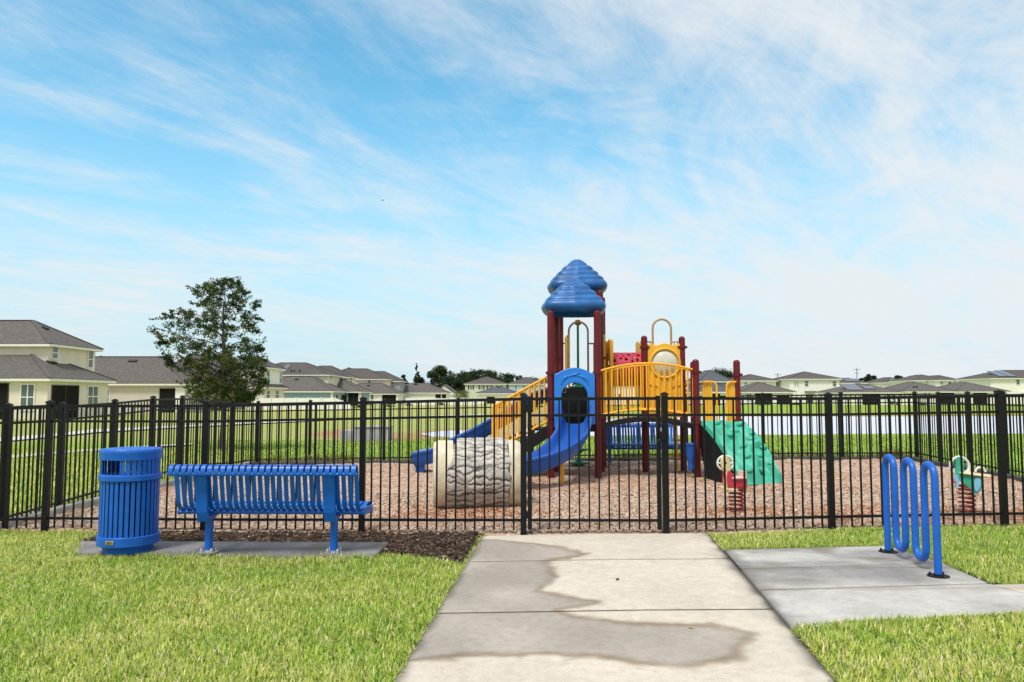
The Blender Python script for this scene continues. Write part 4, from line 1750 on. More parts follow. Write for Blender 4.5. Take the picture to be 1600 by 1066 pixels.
bp = bez([(cx, 14.16, 1.03), (cx + .02, 13.35, 0), (cx - .34, 12.74, 0), (.10, 12.72, 0)], 40)
for i, p in enumerate(bp):
    t = i / 40
    p.z = 1.03 - .66 * (t * t * (3 - 2 * t)) * .72 - .20 * t + (.02 if t > .9 else 0)
    p.z = 1.02 - .74 * (1 - (1 - t) ** 1.4)
trough("curved_slide", bp, None, .52, .20, .03, M['blue_pl'], rise=.7)
# slide leg
m = MB()
xl = Xp(878, 13.2)
m.tube([(xl, 13.25, -.05), (xl, 13.25, .46)], .03, 12)
m.build("slide_leg", M['yellow'], ps)
# wave slide off the back of the hut to the left
sp_ = []
WX = [648, 660, 676, 700, 720, 740, 770, 790, 810, 840, 868, 880]
WZ_ = [.13, .175, .20, .33, .49, .60, .82, .97, 1.15, 1.40, 1.49, 1.5]
for i in range(61):
    px = 878 + (650 - 878) * i / 60
    z = sum(float(np.interp(px + q, WX, WZ_)) for q in (-8, -4, 0, 4, 8)) / 5
    sp_.append(Vector((Xp(px, 15.8), 15.82, z)))
trough("wave_slide", sp_, None, .50, .22, .03, M['blue_pl'])
m = MB()
m.box((Xp(658, 15.8), 15.85, .06), (.18, .34, .22))
m.build("slide_foot", M['blue_pl'], ps, bevel=.03)

# ---- stairs with yellow picket railings, down to the left of the hut
xs0 = xFL - .06
xs1 = Xp(768, 14.2)
run = xs0 - xs1


def rail_panel(name, pts_top, pts_bot, npick, r=.021, rp_=.0165, ends=True, mat='yellow'):
    m = MB()
    m.tube(pts_top, r, 10)
    m.tube(pts_bot, r, 10)
    n = len(pts_top)
    for k in range(npick + 1):
        t = k / npick * (n - 1)
        i = min(int(t), n - 2)
        a = pts_top[i].lerp(pts_top[i + 1], t - i)
        b = pts_bot[i].lerp(pts_bot[i + 1], t - i)
        m.tube([a, b], r if (ends and k in (0, npick)) else rp_, 8)
    return m.build(name, M[mat], ps)


for D, off in ((14.22, 0), (15.22, 5)):
    xe, xw = Xp(858.5, D) , Xp(770 + off, D)
    top = [Vector((xe, D, Zp(586.5, D))), Vector((xw, D, Zp(635.5, D)))]
    bot = [Vector((xe, D, Zp(656, D))), Vector((xw, D, Zp(703, D)))]
    rail_panel("stair_railing", top, bot, 11)
    m = MB()
    m.tube([(xw, D, -.08), (xw, D, Zp(635.5, D))], .021, 10)
    m.tube([(xw + .16, D, -.08), (xw + .16, D, Zp(690, D))], .021, 10)
    m.build("railing_post", M['yellow'], ps)
    m = MB()
    a = Vector((xe, D, Zp(672, D)))
    b = Vector((xw - .28, D, .03))
    m.bar(a, b, .03, .20)
    m.build("stair_stringer", M['blackmat'], ps, smooth=0)
for k in range(5):
    t = (k + .6) / 5.2
    x = Xp(858, 14.7) * (1 - t) + (Xp(770, 14.7) - .28) * t
    z = ZD1 * (1 - t) + .08 * t
    m = MB()
    m.box((x, 14.72, z), (.26, .94, .035))
    m.box((x + .13, 14.72, z + .09), (.012, .94, .15))
    m.build("stair_tread", M['blackmat'], ps, smooth=0)
# cream lower infill of the far railing
D = 15.18
m = MB()
pl = [(Xp(776, D), Zp(691, D)), (Xp(858, D), Zp(652, D)), (Xp(858, D), Zp(631, D)), (Xp(776, D), Zp(672, D))]
m.plate(pl, None, (0, D, 0), (1, 0, 0), (0, 0, 1), .015)
m.build("railing_infill", M['cream_pl'], ps, smooth=0)

# ---- arched bridge
nb = 22


def arc(px0, y0, px1, y1, ymid, D0, D1):
    out = []
    for i in range(nb + 1):
        t = i / nb
        D = D0 + (D1 - D0) * t
        px = px0 + (px1 - px0) * t
        lin = y0 + (y1 - y0) * t
        py = lin + (ymid - (y0 + y1) / 2) * (1 - (2 * t - 1) ** 2)
        out.append(Vector((Xp(px, D), D, Zp(py, D))))
    return out


for D in (DF, 15.15):
    k = DF / D
    sh = 0 if D == DF else 6
    yy = lambda y: 619 + (y - 619) * k
    top = arc(937.5 + sh, yy(580), 1083, yy(578), yy(568), D, D)
    bot = arc(937.5 + sh, yy(649), 1083, yy(650), yy(640), D, D)
    # bend the ends of the top rail down as on the photo
    rail_panel("bridge_railing", top, bot, 16, ends=True)
m = MB()
ca = arc(936, 664, 1085, 664.5, 652, DF, DF)
cb = arc(941, 664, 1083, 664.5, 652, 15.15, 15.15)
vs = []
for a, b in zip(ca, cb):
    vs += [a, Vector((b.x, b.y, a.z)), Vector((b.x, b.y, a.z - .085)), a - Vector((0, 0, .085))]
fs = []
for i in range(nb):
    q = i * 4
    for k in range(4):
        fs.append((q + k, q + (k + 1) % 4, q + 4 + (k + 1) % 4, q + 4 + k))
fs += [(0, 1, 2, 3), (nb * 4 + 3, nb * 4 + 2, nb * 4 + 1, nb * 4)]
m.add(vs, fs)
m.build("bridge_deck", M['blackmat'], ps, smooth=30)

# ---- arch climber and pod pole behind the hut
Da = 16.45
cxa = Xp(904, Da)
rw = 15 * Da / F
zs = Zp(503, Da) - rw
pts = [Vector((cxa - rw, Da, 1.5)), Vector((cxa - rw, Da, zs))]
pts += [Vector((cxa - rw * math.cos(a), Da, zs + rw * math.sin(a))) for a in [PI * k / 16 for k in range(1, 16)]]
pts += [Vector((cxa + rw, Da, zs)), Vector((cxa + rw, Da, 1.5))]
m = MB()
m.tube(pts, .022, 10)
for sg in (-1, 1):
    xo = xRL + .06 if sg < 0 else xRR - .06
    m.tube([Vector((cxa + sg * rw, Da, Zp(537, Da))), Vector((xo, Da, Zp(537, Da)))], .017, 8)
    m.tube([Vector(((cxa + sg * rw + xo) / 2 + .0, Da, Zp(537, Da))), Vector(((cxa + sg * rw + xo) / 2, Da, 1.5))], .014, 8)
m.build("arch_rail", M['tan_tube'], ps)
m = MB()
m.lathe([(.001, .07), (.05, .06), (.07, .02), (.07, -.03), (.05, -.05), (.001, -.05)], (cxa, Da + .1, Zp(503, Da) - .01), 14)
m.build("arch_hub", M['orange'], ps)
m = MB()
m.tube([(cxa, Da + .12, Zp(503, Da)), (cxa, Da + .12, -.05)], .026, 10)
pole = m.build("climber_pole", M['green'], ps)
for zz in (Zp(606, Da), 1.02, Zp(703, Da), Zp(722, Da) - .02):
    m = MB()
    m.lathe([(.03, -.10), (.05, -.07), (.10, -.03), (.20, -.01), (.215, .012), (.20, .03), (.08, .045), (.05, .09), (.03, .13)], (cxa, Da + .12, zz), 22)
    m.build("climber_pod", M['green'], pole)
# yellow side panels of the upper hut
for x, D in ((xRL + .10, 16.3), (xRR - .08, 16.3)):
    m = MB()
    m.box((x, D - .45, Zp(558, D) + .05), (.05, .80, .72))
    m.build("side_panel", M['yellow_pl'], ps, bevel=.015)

# ---- crawl tube with drilled top between hut and back tower
Dt = 16.0
x_a, x_b = xRR + .05, Xp(1000, Dt)
zc = (Zp(552, Dt) + Zp(603, Dt)) / 2
rt = (603 - 552) / 2 * Dt / F
nr, nsx = 96, 70
m = MB()
aa_ = [2 * PI * k / nr for k in range(nr)]
L_ = x_b - x_a
holes = [(.14, .5, .05), (.26, .95, .03), (.36, .66, .04), (.45, .85, .03), (.52, .6, .045), (.62, 1.0, .05), (.74, .7, .04), (.86, .55, .045), (.9, .95, .05), (.55, 1.25, .03), (.3, 1.25, .03), (.78, 1.2, .04), (.2, 1.15, .03), (.42, 1.1, .04), (.7, .45, .03)]
vs = [(x_a + L_ * i / nsx, Dt - rt * math.cos(a), zc + rt * math.sin(a)) for i in range(nsx + 1) for a in aa_]
fs = []
for i in range(nsx):
    for k in range(nr):
        a = aa_[k] + PI / nr
        s_ = (i + .5) / nsx
        hit = any(((s_ - h[0]) * L_) ** 2 + ((a - h[1]) * rt) ** 2 < (h[2] * .72) ** 2 for h in holes) or any(((s_ - h[0]) * L_) ** 2 + ((PI - a - h[1] * 1.02 + .05) * rt) ** 2 < h[2] ** 2 for h in holes[::4])
        if not hit:
            k2 = (k + 1) % nr
            fs.append((i * nr + k, i * nr + k2, (i + 1) * nr + k2, (i + 1) * nr + k))
m.add(vs, fs)
tube = m.build("crawl_tube", M['pink'], ps, smooth=60)
sm = tube.modifiers.new("thickness", "SOLIDIFY")
sm.thickness = .012
for x in (x_a - .01, x_b - .01):
    m = MB()
    n = 48
    hwp = .50
    o2, i2 = [], []
    for k in range(n):
        a = 2 * PI * k / n
        c, s2 = math.cos(a), math.sin(a)
        q = 1 / max(abs(c), abs(s2))
        o2.append((c * q * hwp, s2 * q * .58 + (.03 * math.cos(6 * a) if s2 > .7 else 0)))
        i2.append((c * (rt - .01), s2 * (rt - .01)))
    m.plate(o2, i2, (x, Dt, zc), (0, 1, 0), (0, 0, 1), .07)
    m.build("tube_end_panel", M['yellow_pl'], ps, smooth=35, bevel=.01)

# ---- yellow bubble-window panel on the back tower
cxw = Xp(1038.5, DT)
zcw = Zp(568, DT)
n = 64
o2, i2 = [], []
hw_, zt_, zb_ = Xp(1065, DT) - cxw, Zp(538, DT) - zcw, Zp(652, DT) - zcw
for k in range(n):
    a = 2 * PI * k / n + PI / 4
    c, s2 = math.cos(a), math.sin(a)
    if abs(c) >= abs(s2) - 1e-9:
        x = hw_ * (1 if c > 0 else -1)
        t = s2 / abs(c)
        z = (zt_ if t > 0 else -zb_) * t
    else:
        x = hw_ * c / abs(s2)
        z = (zt_ + .022 * math.cos(3 * PI * x / hw_ * .66)) if s2 > 0 else zb_
    o2.append((x, z))
    i2.append((c * .262, s2 * .262))
m = MB()
m.plate(o2, i2, (cxw, DT + .03, zcw), (1, 0, 0), (0, 0, 1), .07)
bw = m.build("bubble_panel", M['yellow_pl'], ps, smooth=35, bevel=.012)
m = MB()
m.tube([Vector((cxw + .288 * math.cos(a), DT - .045, zcw + .288 * math.sin(a))) for a in [2 * PI * k / 48 for k in range(48)]], .030, 10, closed=True)
m.build("window_ring", M['yellow_pl'], bw, smooth=60)
m = MB()
pr = [(.001, .15), (.11, .135), (.19, .09), (.24, .04), (.27, 0)]
vs = [(cxw + r * math.cos(2 * PI * k / 36), DT - .02 - h_ * .6, zcw + r * math.sin(2 * PI * k / 36)) for r, h_ in pr for k in range(36)]
m.add(vs, [(i * 36 + k, i * 36 + (k + 1) % 36, (i + 1) * 36 + (k + 1) % 36, (i + 1) * 36 + k) for i in range(4) for k in range(36)])
m.build("bubble_window", M['clear'], bw, smooth=60)
m = MB()
for sg in (-1, 1):
    for k in range(3):
        m.bar((cxw + sg * (.12 + .13 * k), DT - .046, zcw - .43 - .03 * (2 - k)), (cxw + sg * (.24 + .13 * k), DT - .046, zcw - .38 + .05 * k - .03), .012, .022, (0, -1, 0))
m.build("panel_groove", M['orange'], bw, smooth=0)
for k, (px, py) in enumerate(((1020, 622), (1028, 622), (1042, 622), (1050, 622), (1020, 633), (1050, 633))):
    pass
# its arch rail above
rw = 14.5 * DT / F
ca_ = Xp(1036.5, DT)
zs = Zp(498, DT) - rw
pts = [Vector((ca_ - rw, DT + .1, Zp(545, DT))), Vector((ca_ - rw, DT + .1, zs))]
pts += [Vector((ca_ - rw * math.cos(a), DT + .1, zs + rw * math.sin(a))) for a in [PI * k / 16 for k in range(1, 16)]]
pts += [Vector((ca_ + rw, DT + .1, zs)), Vector((ca_ + rw, DT + .1, Zp(545, DT)))]
m = MB()
m.tube(pts, .022, 10)
for sg, xo in ((-1, xT1), (1, xT2)):
    m.tube([Vector((ca_ + sg * rw, DT + .1, Zp(534, DT))), Vector((xo, DT + .02, Zp(533.5, DT)))], .015, 8)
    for q in (.3, .65):
        xx = ca_ + sg * rw + (xo - ca_ - sg * rw) * q
        m.tube([Vector((xx, DT + .08, Zp(534, DT))), Vector((xx, DT + .08, 1.5))], .010, 6)
m.build("arch_rail", M['tan_tube'], ps)

# ---- yellow hand-hold gates beside the climbing wall
for x0_, x1_, D, sg in ((Xp(1097, 14.25), Xp(1113, 14.25), 14.27, 1), (Xp(1149, 14.3), Xp(1134, 14.3), 14.3, -1)):
    z1, z0_ = Zp(597, D), Zp(664, D)
    m = MB()
    xe = x1_ + sg * .07 if sg > 0 else x1_
    pts = [Vector((x0_ + sg * .0, D - .03, z1))]
    pts += [Vector((xe - sg * .09 + sg * .09 * math.sin(a), D - .03, z1 - .09 + .09 * math.cos(a))) for a in [PI / 2 * k / 6 for k in range(7)]]
    pts += [Vector((xe, D - .03, z0_))]
    m.tube(pts, .019, 10)
    for q in (.45,):
        m.tube([Vector((x0_, D - .03, z1 + (z0_ - z1) * .98)), Vector((xe, D - .03, z1 + (z0_ - z1) * .98))], .015, 8)
    hl = m.build("hand_loop", M['yellow'], ps)
    m = MB()
    if sg > 0:
        xa, xb = x0_ + .0, x0_ + .19
    else:
        xa, xb = x0_ - .17, x0_ - .01
    for k in range(4):
        w_ = (xb - xa) / 4
        m.box((xa + w_ * (k + .5), D + .01 + .008 * (k % 2), (z1 + z0_) / 2), (w_ * .96, .03, z1 - z0_ - .04))
    m.build("gate_panel", M['yellow_pl'], ps, smooth=0, bevel=.006)
# railing at the rear of the low tower
D = 15.2
top = [Vector((xL3 + .06, D, Zp(586, D))), Vector((xL2 + .1, D, Zp(586, D)))]

# ---- green climbing wall
n1, n2 = 44, 34
tl, tr_ = P(1096, 657.5, 14.15), P(1160, 659, 14.2)
bl_, br_ = G(1163, 757, GZ), G(1227, 755.5, GZ)


def wallpt(u, v):
    top = tl.lerp(tr_, u)
    bot = bl_.lerp(br_, u)
    p = top.lerp(bot, v)
    # convex back, kink two thirds of the way down
    p.z += .13 * math.sin(PI * min(1, v * 1.02)) ** .9 - .04 * max(0, v - .8)
    p.x += .05 * math.sin(PI * v) * (u - .3)
    nzz = vnoise(np.array([u * 4.2 + v * 1.5]), np.array([v * 8]), 91)[0]
    n3 = vnoise(np.array([u * 9]), np.array([v * 17]), 93)[0]
    e = min(1, min(u, 1 - u) / .12, min(v, 1 - v) / .06)
    p += Vector((.02, -.10, .10)).normalized() * (e * (.11 * max(0, nzz - .40) * 2 + .055 * (n3 - .5)))
    return p


m = MB()
vs = [wallpt(i / n2, j / n1) for j in range(n1 + 1) for i in range(n2 + 1)]
W1 = n2 + 1
fs = [(j * W1 + i, j * W1 + i + 1, (j + 1) * W1 + i + 1, (j + 1) * W1 + i) for j in range(n1) for i in range(n2)]
lo = [Vector(p) + Vector((-.03, .06, -.05)) for p in vs]
K = len(vs)
fs += [tuple(K + q for q in f[::-1]) for f in fs]
for j in range(n1):
    fs += [(j * W1, (j + 1) * W1, K + (j + 1) * W1, K + j * W1), (j * W1 + n2, K + j * W1 + n2, K + (j + 1) * W1 + n2, (j + 1) * W1 + n2)]
for i in range(n2):
    fs += [(i, K + i, K + i + 1, i + 1), (n1 * W1 + i, n1 * W1 + i + 1, K + n1 * W1 + i + 1, K + n1 * W1 + i)]
m.add(vs + lo, fs)
cw = m.build("climbing_wall", M['teal'], ps, smooth=45)
random.seed(5)
for k, (u, v) in enumerate(((.25, .10), (.7, .14), (.45, .27), (.8, .33), (.2, .40), (.6, .46), (.35, .58), (.82, .56), (.6, .68), (.25, .74), (.75, .80), (.45, .86), (.12, .9))):
    m = MB()
    p = wallpt(u, v)
    p2 = wallpt(min(1, u + .17), min(1, v + .02 * (k % 3 - 1)))
    p3 = wallpt(u, min(1, v + .05))
    nn = (p2 - p).cross(p3 - p).normalized()
    if nn.z < 0:
        nn = -nn
    pts = [p.lerp(p2, t) + nn * .012 * math.sin(PI * t) for t in (0, .25, .5, .75, 1)]
    m.tube(pts, [.010, .036, .046, .034, .008], 8)
    m.build("hand_hold", M['teal'], cw, smooth=60)
# black underside frame of the climbing wall
m = MB()
sd = []
for j in range(0, n1 + 1, 4):
    p = wallpt(0, j / n1)
    sd.append(p + Vector((-.035, .05, -.05)))
bot_l = [Vector((tl.x - .02 + (bl_.x - tl.x) * max(0, t - .35) * .85, p.y + .06, max(-.02, p.z - .34 - .95 * t))) for t, p in zip([j / n1 for j in range(0, n1 + 1, 4)], sd)]
vs = sd + bot_l
k = len(sd)
fs = [(i, i + 1, k + i + 1, k + i) for i in range(k - 1)]
vs2 = [Vector(p) + Vector((.05, .03, 0)) for p in vs]
fs2 = [tuple(q + 2 * k for q in f[::-1]) for f in fs]
rim = [(i, 2 * k + i, 2 * k + i + 1, i + 1) for i in range(k - 1)] + [(k + i, k + i + 1, 3 * k + i + 1, 3 * k + i) for i in range(k - 1)]
m.add(vs + vs2, fs + fs2 + rim)
m.build("wall_side_skirt", M['blackmat'], ps, smooth=30)

# ---- talk drum on the low tower post
xd, Dd = Xp(1077, 14.0), 14.0
m = MB()
z1, z0_ = Zp(692, Dd), Zp(734, Dd)
h_ = z1 - z0_
m.lathe([(.040, 0), (.052, .02), (.052, .08), (.046, .10), (.052, .12), (.085, h_ * .6), (.105, h_ - .04), (.118, h_ - .03), (.120, h_), (.10, h_), (.09, h_ - .02), (.001, h_ - .03)], (xd, Dd, z0_), 28)
dr = m.build("drum", M['blue_pl'], ps)
m = MB()
m.bar((xd, Dd, z1 - .12), (xL1, DF, z1 - .12), .05, .05)
m.build("drum_bracket", M['maroon'], dr, smooth=0)

# ---- thin yellow ladder pole under the back tower
Dl = 15.35
xl = Xp(1055, Dl)
m = MB()
m.tube([(xl, Dl, -.08), (xl, Dl, 1.45)], .024, 10)
for py, hwp in ((711, 9), (687, 6), (664, 9)):
    a = hwp * Dl / F
    m.tube([(xl - a, Dl - .03, Zp(py, Dl)), (xl + a, Dl - .03, Zp(py, Dl))], .018, 8)
for sg in (-1, 1):
    a = 8.5 * Dl / F
    m.tube([(xl + sg * a, Dl - .03, Zp(711, Dl)), (xl + sg * a, Dl - .03, Zp(707, Dl))], .018, 8)
m.build("ladder_pole", M['yellow'], ps)
# low rear railings on the back tower, seen through the bridge
for (xa, Da_, xb, Db_) in ((xT2, DT, xT2 + .1, 16.3),):
    top = [Vector((xa, Da_ + .06, Zp(590, DT))), Vector((xb, Db_, Zp(590, DT)))]
    bot = [Vector((xa, Da_ + .06, 1.55)), Vector((xb, Db_, 1.55))]
    rail_panel("tower_railing", top, bot, 7)

# ================================================================== HOUSES


class House:
    def __init__(s, name, label, cat="house", group=None):
        s.name, s.label, s.cat, s.group = name, label, cat, group
        s.root = None

    def block(s, px0, px1, D, l, z_eave, wall, roof, z0=-.6, pitch=.5, oh=.45, apex=None, gable=False, walls=True, fas=.20):
        x0, x1 = (px0 - 800) * D / F, (px1 - 800) * D / F
        if s.root is None:
            s.root = empty(s.name, ((x0 + x1) / 2, D, z0), s.label, s.cat, s.group)
        w = x1 - x0
        if walls:
            m = MB()
            m.box(((x0 + x1) / 2, D + l / 2, (z0 + z_eave + .1) / 2), (w, l, z_eave + .1 - z0))
            m.build("wall", wall, s.root, smooth=0)
        ex0, ex1, ey0, ey1 = x0 - oh, x1 + oh, D - oh, D + l + oh
        W, L = ex1 - ex0, ey1 - ey0
        zt = z_eave + fas
        half = min(W, L) / 2
        za = apex if apex is not None else zt + half * pitch
        cx, cy = (ex0 + ex1) / 2, (ey0 + ey1) / 2
        m = MB()
        if gable:  # ridge runs away from the camera, white gable end in front
            vs = [(ex0, ey0, zt), (ex1, ey0, zt), (ex1, ey1, zt), (ex0, ey1, zt), (cx, ey0, za), (cx, ey1, za)]
            m.add(vs, [(0, 4, 5, 3), (1, 2, 5, 4)])
            t = .12
            vs2 = [(v[0], v[1], v[2] - t) for v in vs]
            m.add(vs2, [(0, 3, 5, 4), (1, 4, 5, 2)])
            m.add([vs[0], vs2[0], vs2[4], vs[4], vs[1], vs2[1]], [(0, 1, 2, 3), (3, 2, 5, 4)])
            g = MB()
            g.add([(x0, D - .01, z_eave), (x1, D - .01, z_eave), (cx, D - .01, za - .15 - (za - zt) * .06)], [(0, 1, 2)])
            g.add([(x0, D + .2, z_eave), (x1, D + .2, z_eave), (cx, D + .2, za - .15 - (za - zt) * .06)], [(0, 2, 1)])
            g.build("gable_end", wall, s.root, smooth=0)
            s.faces = {}
        else:
            if W >= L:
                r0, r1 = (ex0 + L / 2, cy, za), (ex1 - L / 2, cy, za)
            else:
                r0, r1 = (cx, ey0 + W / 2, za), (cx, ey1 - W / 2, za)
            e = [(ex0, ey0, zt), (ex1, ey0, zt), (ex1, ey1, zt), (ex0, ey1, zt)]
            vs = e + [r0, r1]
            if W >= L:
                fs = [(0, 1, 5, 4), (1, 2, 5), (2, 3, 4, 5), (3, 0, 4)]
                s.faces = {"front": (e[0], e[1], r1, r0), "right": (e[1], e[2], r1, r1), "left": (e[3], e[0], r0, r0)}
            else:
                fs = [(0, 1, 4), (1, 2, 5, 4), (2, 3, 5), (3, 0, 4, 5)]
                s.faces = {"front": (e[0], e[1], r0, r0), "right": (e[1], e[2], r1, r0), "left": (e[3], e[0], r0, r1)}
            m.add(vs, fs)
            # shingle thickness at the eave
            lowv = [(x, y, zt - .03) for x, y, z in e]
            m.add(e + lowv, [(k, k + 4, (k + 1) % 4 + 4, (k + 1) % 4) for k in range(4)])
            # ridge and hip caps
            cap = [(r0, r1)] + [(a, b) for a, b in ((e[0], r0), (e[1], r1 if W >= L else r0), (e[2], r1), (e[3], r0 if W >= L else r1))]
            for a, b in cap:
                a, b = Vector(a), Vector(b)
                if (a - b).length > .3:
                    m.bar(a + Vector((0, 0, .012)), b + Vector((0, 0, .012)), .28, .05)
        s.roof = m.build("roof", roof, s.root, smooth=0)
        m = MB()
        t = .03
        zc = zt - fas / 2 - .035
        q = .035
        for a, b in (((ex0 + q, ey0 + q), (ex1 - q, ey0 + q)), ((ex1 - q, ey0 + q), (ex1 - q, ey1 - q)), ((ex1 - q, ey1 - q), (ex0 + q, ey1 - q)), ((ex0 + q, ey1 - q), (ex0 + q, ey0 + q))):
            m.bar((*a, zc), (*b, zc), t, fas - .01)
        zz = zt - fas + .01
        m.add([(ex0 + q, ey0 + q, zz), (ex1 - q, ey0 + q, zz), (ex1 - q, ey1 - q, zz), (ex0 + q, ey1 - q, zz)], [(3, 2, 1, 0)])
        m.build("fascia", M['trim'], s.root, smooth=0)
        s.b = (x0, x1, D, l, z_eave, z0)
        return s

    def _face(s, side, c0, c1, py0, py1):
        """rectangle on the last block's front (px range) or right side (px range)"""
        x0, x1, D, l, ze, z0 = s.b
        if side == "front":
            a, b = (c0 - 800) * D / F, (c1 - 800) * D / F
            mid = D
            f = lambda u, z, d: (u, D - d, z)
        else:
            yd = lambda px: x1 * F / (px - 800)
            a, b = yd(c0), yd(c1)
            mid = (a + b) / 2
            f = lambda u, z, d: (x1 + d, u, z)
        zt, zb = H + (619 - py0) * mid / F, H + (619 - py1) * mid / F
        if py1 > 900:
            zb = z0 + .15
        return a, b, zb, zt, f

    def quad(s, m, f, a, b, zb, zt, d0, d1):
        vs = [f(a, zb, d0), f(b, zb, d0), f(b, zt, d0), f(a, zt, d0), f(a, zb, d1), f(b, zb, d1), f(b, zt, d1), f(a, zt, d1)]
        m.add(vs, [(4, 5, 6, 7), (0, 4, 7, 3), (1, 2, 6, 5), (3, 7, 6, 2), (0, 1, 5, 4), (0, 3, 2, 1)])

    def window(s, side, c0, c1, py0, py1, cols=1, rows=2, shutters=False, fr=.09):
        a, b, zb, zt, f = s._face(side, c0, c1, py0, py1)
        if b < a:
            a, b = b, a
        m = MB()
        s.quad(m, f, a - fr, b + fr, zb - fr, zb, -.02, .07)
        s.quad(m, f, a - fr, b + fr, zt, zt + fr, -.02, .07)
        s.quad(m, f, a - fr, a, zb, zt, -.02, .062)
        s.quad(m, f, b, b + fr, zb, zt, -.02, .062)
        for k in range(1, cols):
            u = a + (b - a) * k / cols
            s.quad(m, f, u - fr * .45, u + fr * .45, zb, zt, -.02, .055)
        for k in range(1, rows):
            z = zb + (zt - zb) * k / rows
            s.quad(m, f, a, b, z - fr * .4, z + fr * .4, -.02, .050)
        w = m.build("window", M['trim'], s.root, smooth=0)
        m = MB()
        s.quad(m, f, a, b, zb, zt, -.02, .02)
        m.build("pane", M['glass'], w, smooth=0)
        if shutters:
            for u0, u1 in ((a - fr - .42, a - fr - .04), (b + fr + .04, b + fr + .42)):
                m = MB()
                s.quad(m, f, u0, u1, zb - fr, zt + fr, -.02, .05)
                m.build("shutter", M['shutter'], s.root, smooth=0)
        return w

    def lanai(s, side, c0, c1, py0, py1=999, posts=0):
        a, b, zb, zt, f = s._face(side, c0, c1, py0, py1)
        if b < a:
            a, b = b, a
        m = MB()
        s.quad(m, f, a, b, zb, zt, -.02, .03)
        o = m.build("screen_porch", M['screen'], s.root, smooth=0)
        m = MB()
        n = max(1, posts)
        for k in range(n + 1):
            u = a + (b - a) * k / n
            s.quad(m, f, u - .03, u + .03, zb, zt, -.01, .05)
        s.quad(m, f, a, b, zt - .05, zt, -.01, .048)
        if zt - zb > 1.6:
            s.quad(m, f, a, b, zb + .95, zb + 1.0, -.01, .046)
        m.build("porch_frame", M['darkvent'], o, smooth=0)
        return o

    def panel(s, side, c0, c1, py0, py1, mat, d=.06, name="wall_panel"):
        a, b, zb, zt, f = s._face(side, c0, c1, py0, py1)
        if b < a:
            a, b = b, a
        m = MB()
        s.quad(m, f, a, b, zb, zt, -.02, d)
        return m.build(name, mat, s.root, smooth=0)

    def on_roof(s, face, s0, s1, t0, t1, mat, name, h=.07, grid=None):
        e0, e1, r1, r0 = [Vector(v) for v in s.faces[face]]

        def pt(u, t):
            return (e0.lerp(e1, u)).lerp(r0.lerp(r1, u), t)
        nn = (e1 - e0).cross(r0 - e0).normalized()
        if nn.z < 0:
            nn = -nn
        # keep a true rectangle on the plane
        ua = (e1 - e0).normalized()
        a, b = pt(s0, t0), pt(s1, t0)
        va = nn.cross(ua)
        if va.z < 0:
            va = -va
        Ls = ((r0 + r1) / 2 - (e0 + e1) / 2).length * (t1 - t0)
        c, d = b + va * Ls, a + va * Ls
        m = MB()
        vs = [p + nn * .02 for p in (a, b, c, d)] + [p + nn * (.02 + h) for p in (a, b, c, d)]
        m.add(vs, [(4, 5, 6, 7)] + [(k, (k + 1) % 4, (k + 1) % 4 + 4, k + 4) for k in range(4)])
        return m.build(name, mat, s.root, smooth=0)


WC, WP, WG, WW = M['stucco_cream'], M['stucco_pale'], M['stucco_grey'], M['stucco_white']
RF, RD, RS = M['roof'], M['roof_dark'], M['roof_slate']
LR_ = "houses along the left side street"
RR_ = "houses across the pond"

# A: big cream two-storey at the left edge
h = House("two_storey_house", "large cream two storey house with grey roofs at the left edge", group=LR_)
h.block(-190, 76, 55, 8.2, 2.62, WC, RF)
h.on_roof("right", .30, .50, .50, .58, M['darkvent'], "roof_vent", .12)
h.window("front", 35.5, 55, 601.5, 640, 2, 2)
h.lanai("front", -60, 15, 598.5, posts=2)
h.lanai("right", 82, 124, 602, posts=2)
h.window("right", 138.5, 153.5, 604.5, 635, 2, 2)
h.block(-190, 74, 58.2, 6.6, 5.30, WC, RF, z0=3.0, apex=7.6)
h.on_roof("right", .25, .42, .62, .70, M['darkvent'], "roof_vent", .12)
h.window("right", 80, 88, 543, 560, 1, 2)
h.window("right", 137, 143.5, 549, 574.5, 1, 2)
# B: single-storey
h = House("one_storey_house", "greige one storey house with broad grey hip roof, left of the small oak", group=LR_)
h.block(20, 289, 78, 8.6, 2.62, WG, RF, apex=5.75)
h.on_roof("front", .62, .70, .78, .84, M['darkvent'], "roof_vent", .14)
h.on_roof("right", .25, .42, .6, .7, M['darkvent'], "roof_vent", .14)
h.lanai("front", 251, 275, 607, posts=1)
h.panel("front", 275, 289.5, 605.5, 999, WW, .05)
h.window("front", 168, 172, 609, 630, 1, 2)
h.block(215, 335, 91, 15, 2.7, WG, RF, apex=6.75)
h.lanai("front", 290, 312, 609, posts=1)
# C: white two-storey behind the oak
h = House("two_storey_house", "white two storey house half hidden behind the small oak", group=LR_)
h.block(345, 413, 102, 9, 2.55, WC, RF)
for a, b in ((386, 391), (396, 401)):
    h.window("front", a, b, 611, 622, 1, 2)
h.window("right", 417, 422, 611, 622, 1, 2)
h.window("right", 431, 436, 611, 622, 1, 2)
h.block(345, 411.5, 103, 8.6, 5.25, WW, RD, z0=2.6)
h.window("right", 417.5, 421, 579, 596, 1, 2)
h.window("right", 437, 440.5, 582, 598, 1, 2)
h.window("front", 396, 400, 580, 592, 1, 2)
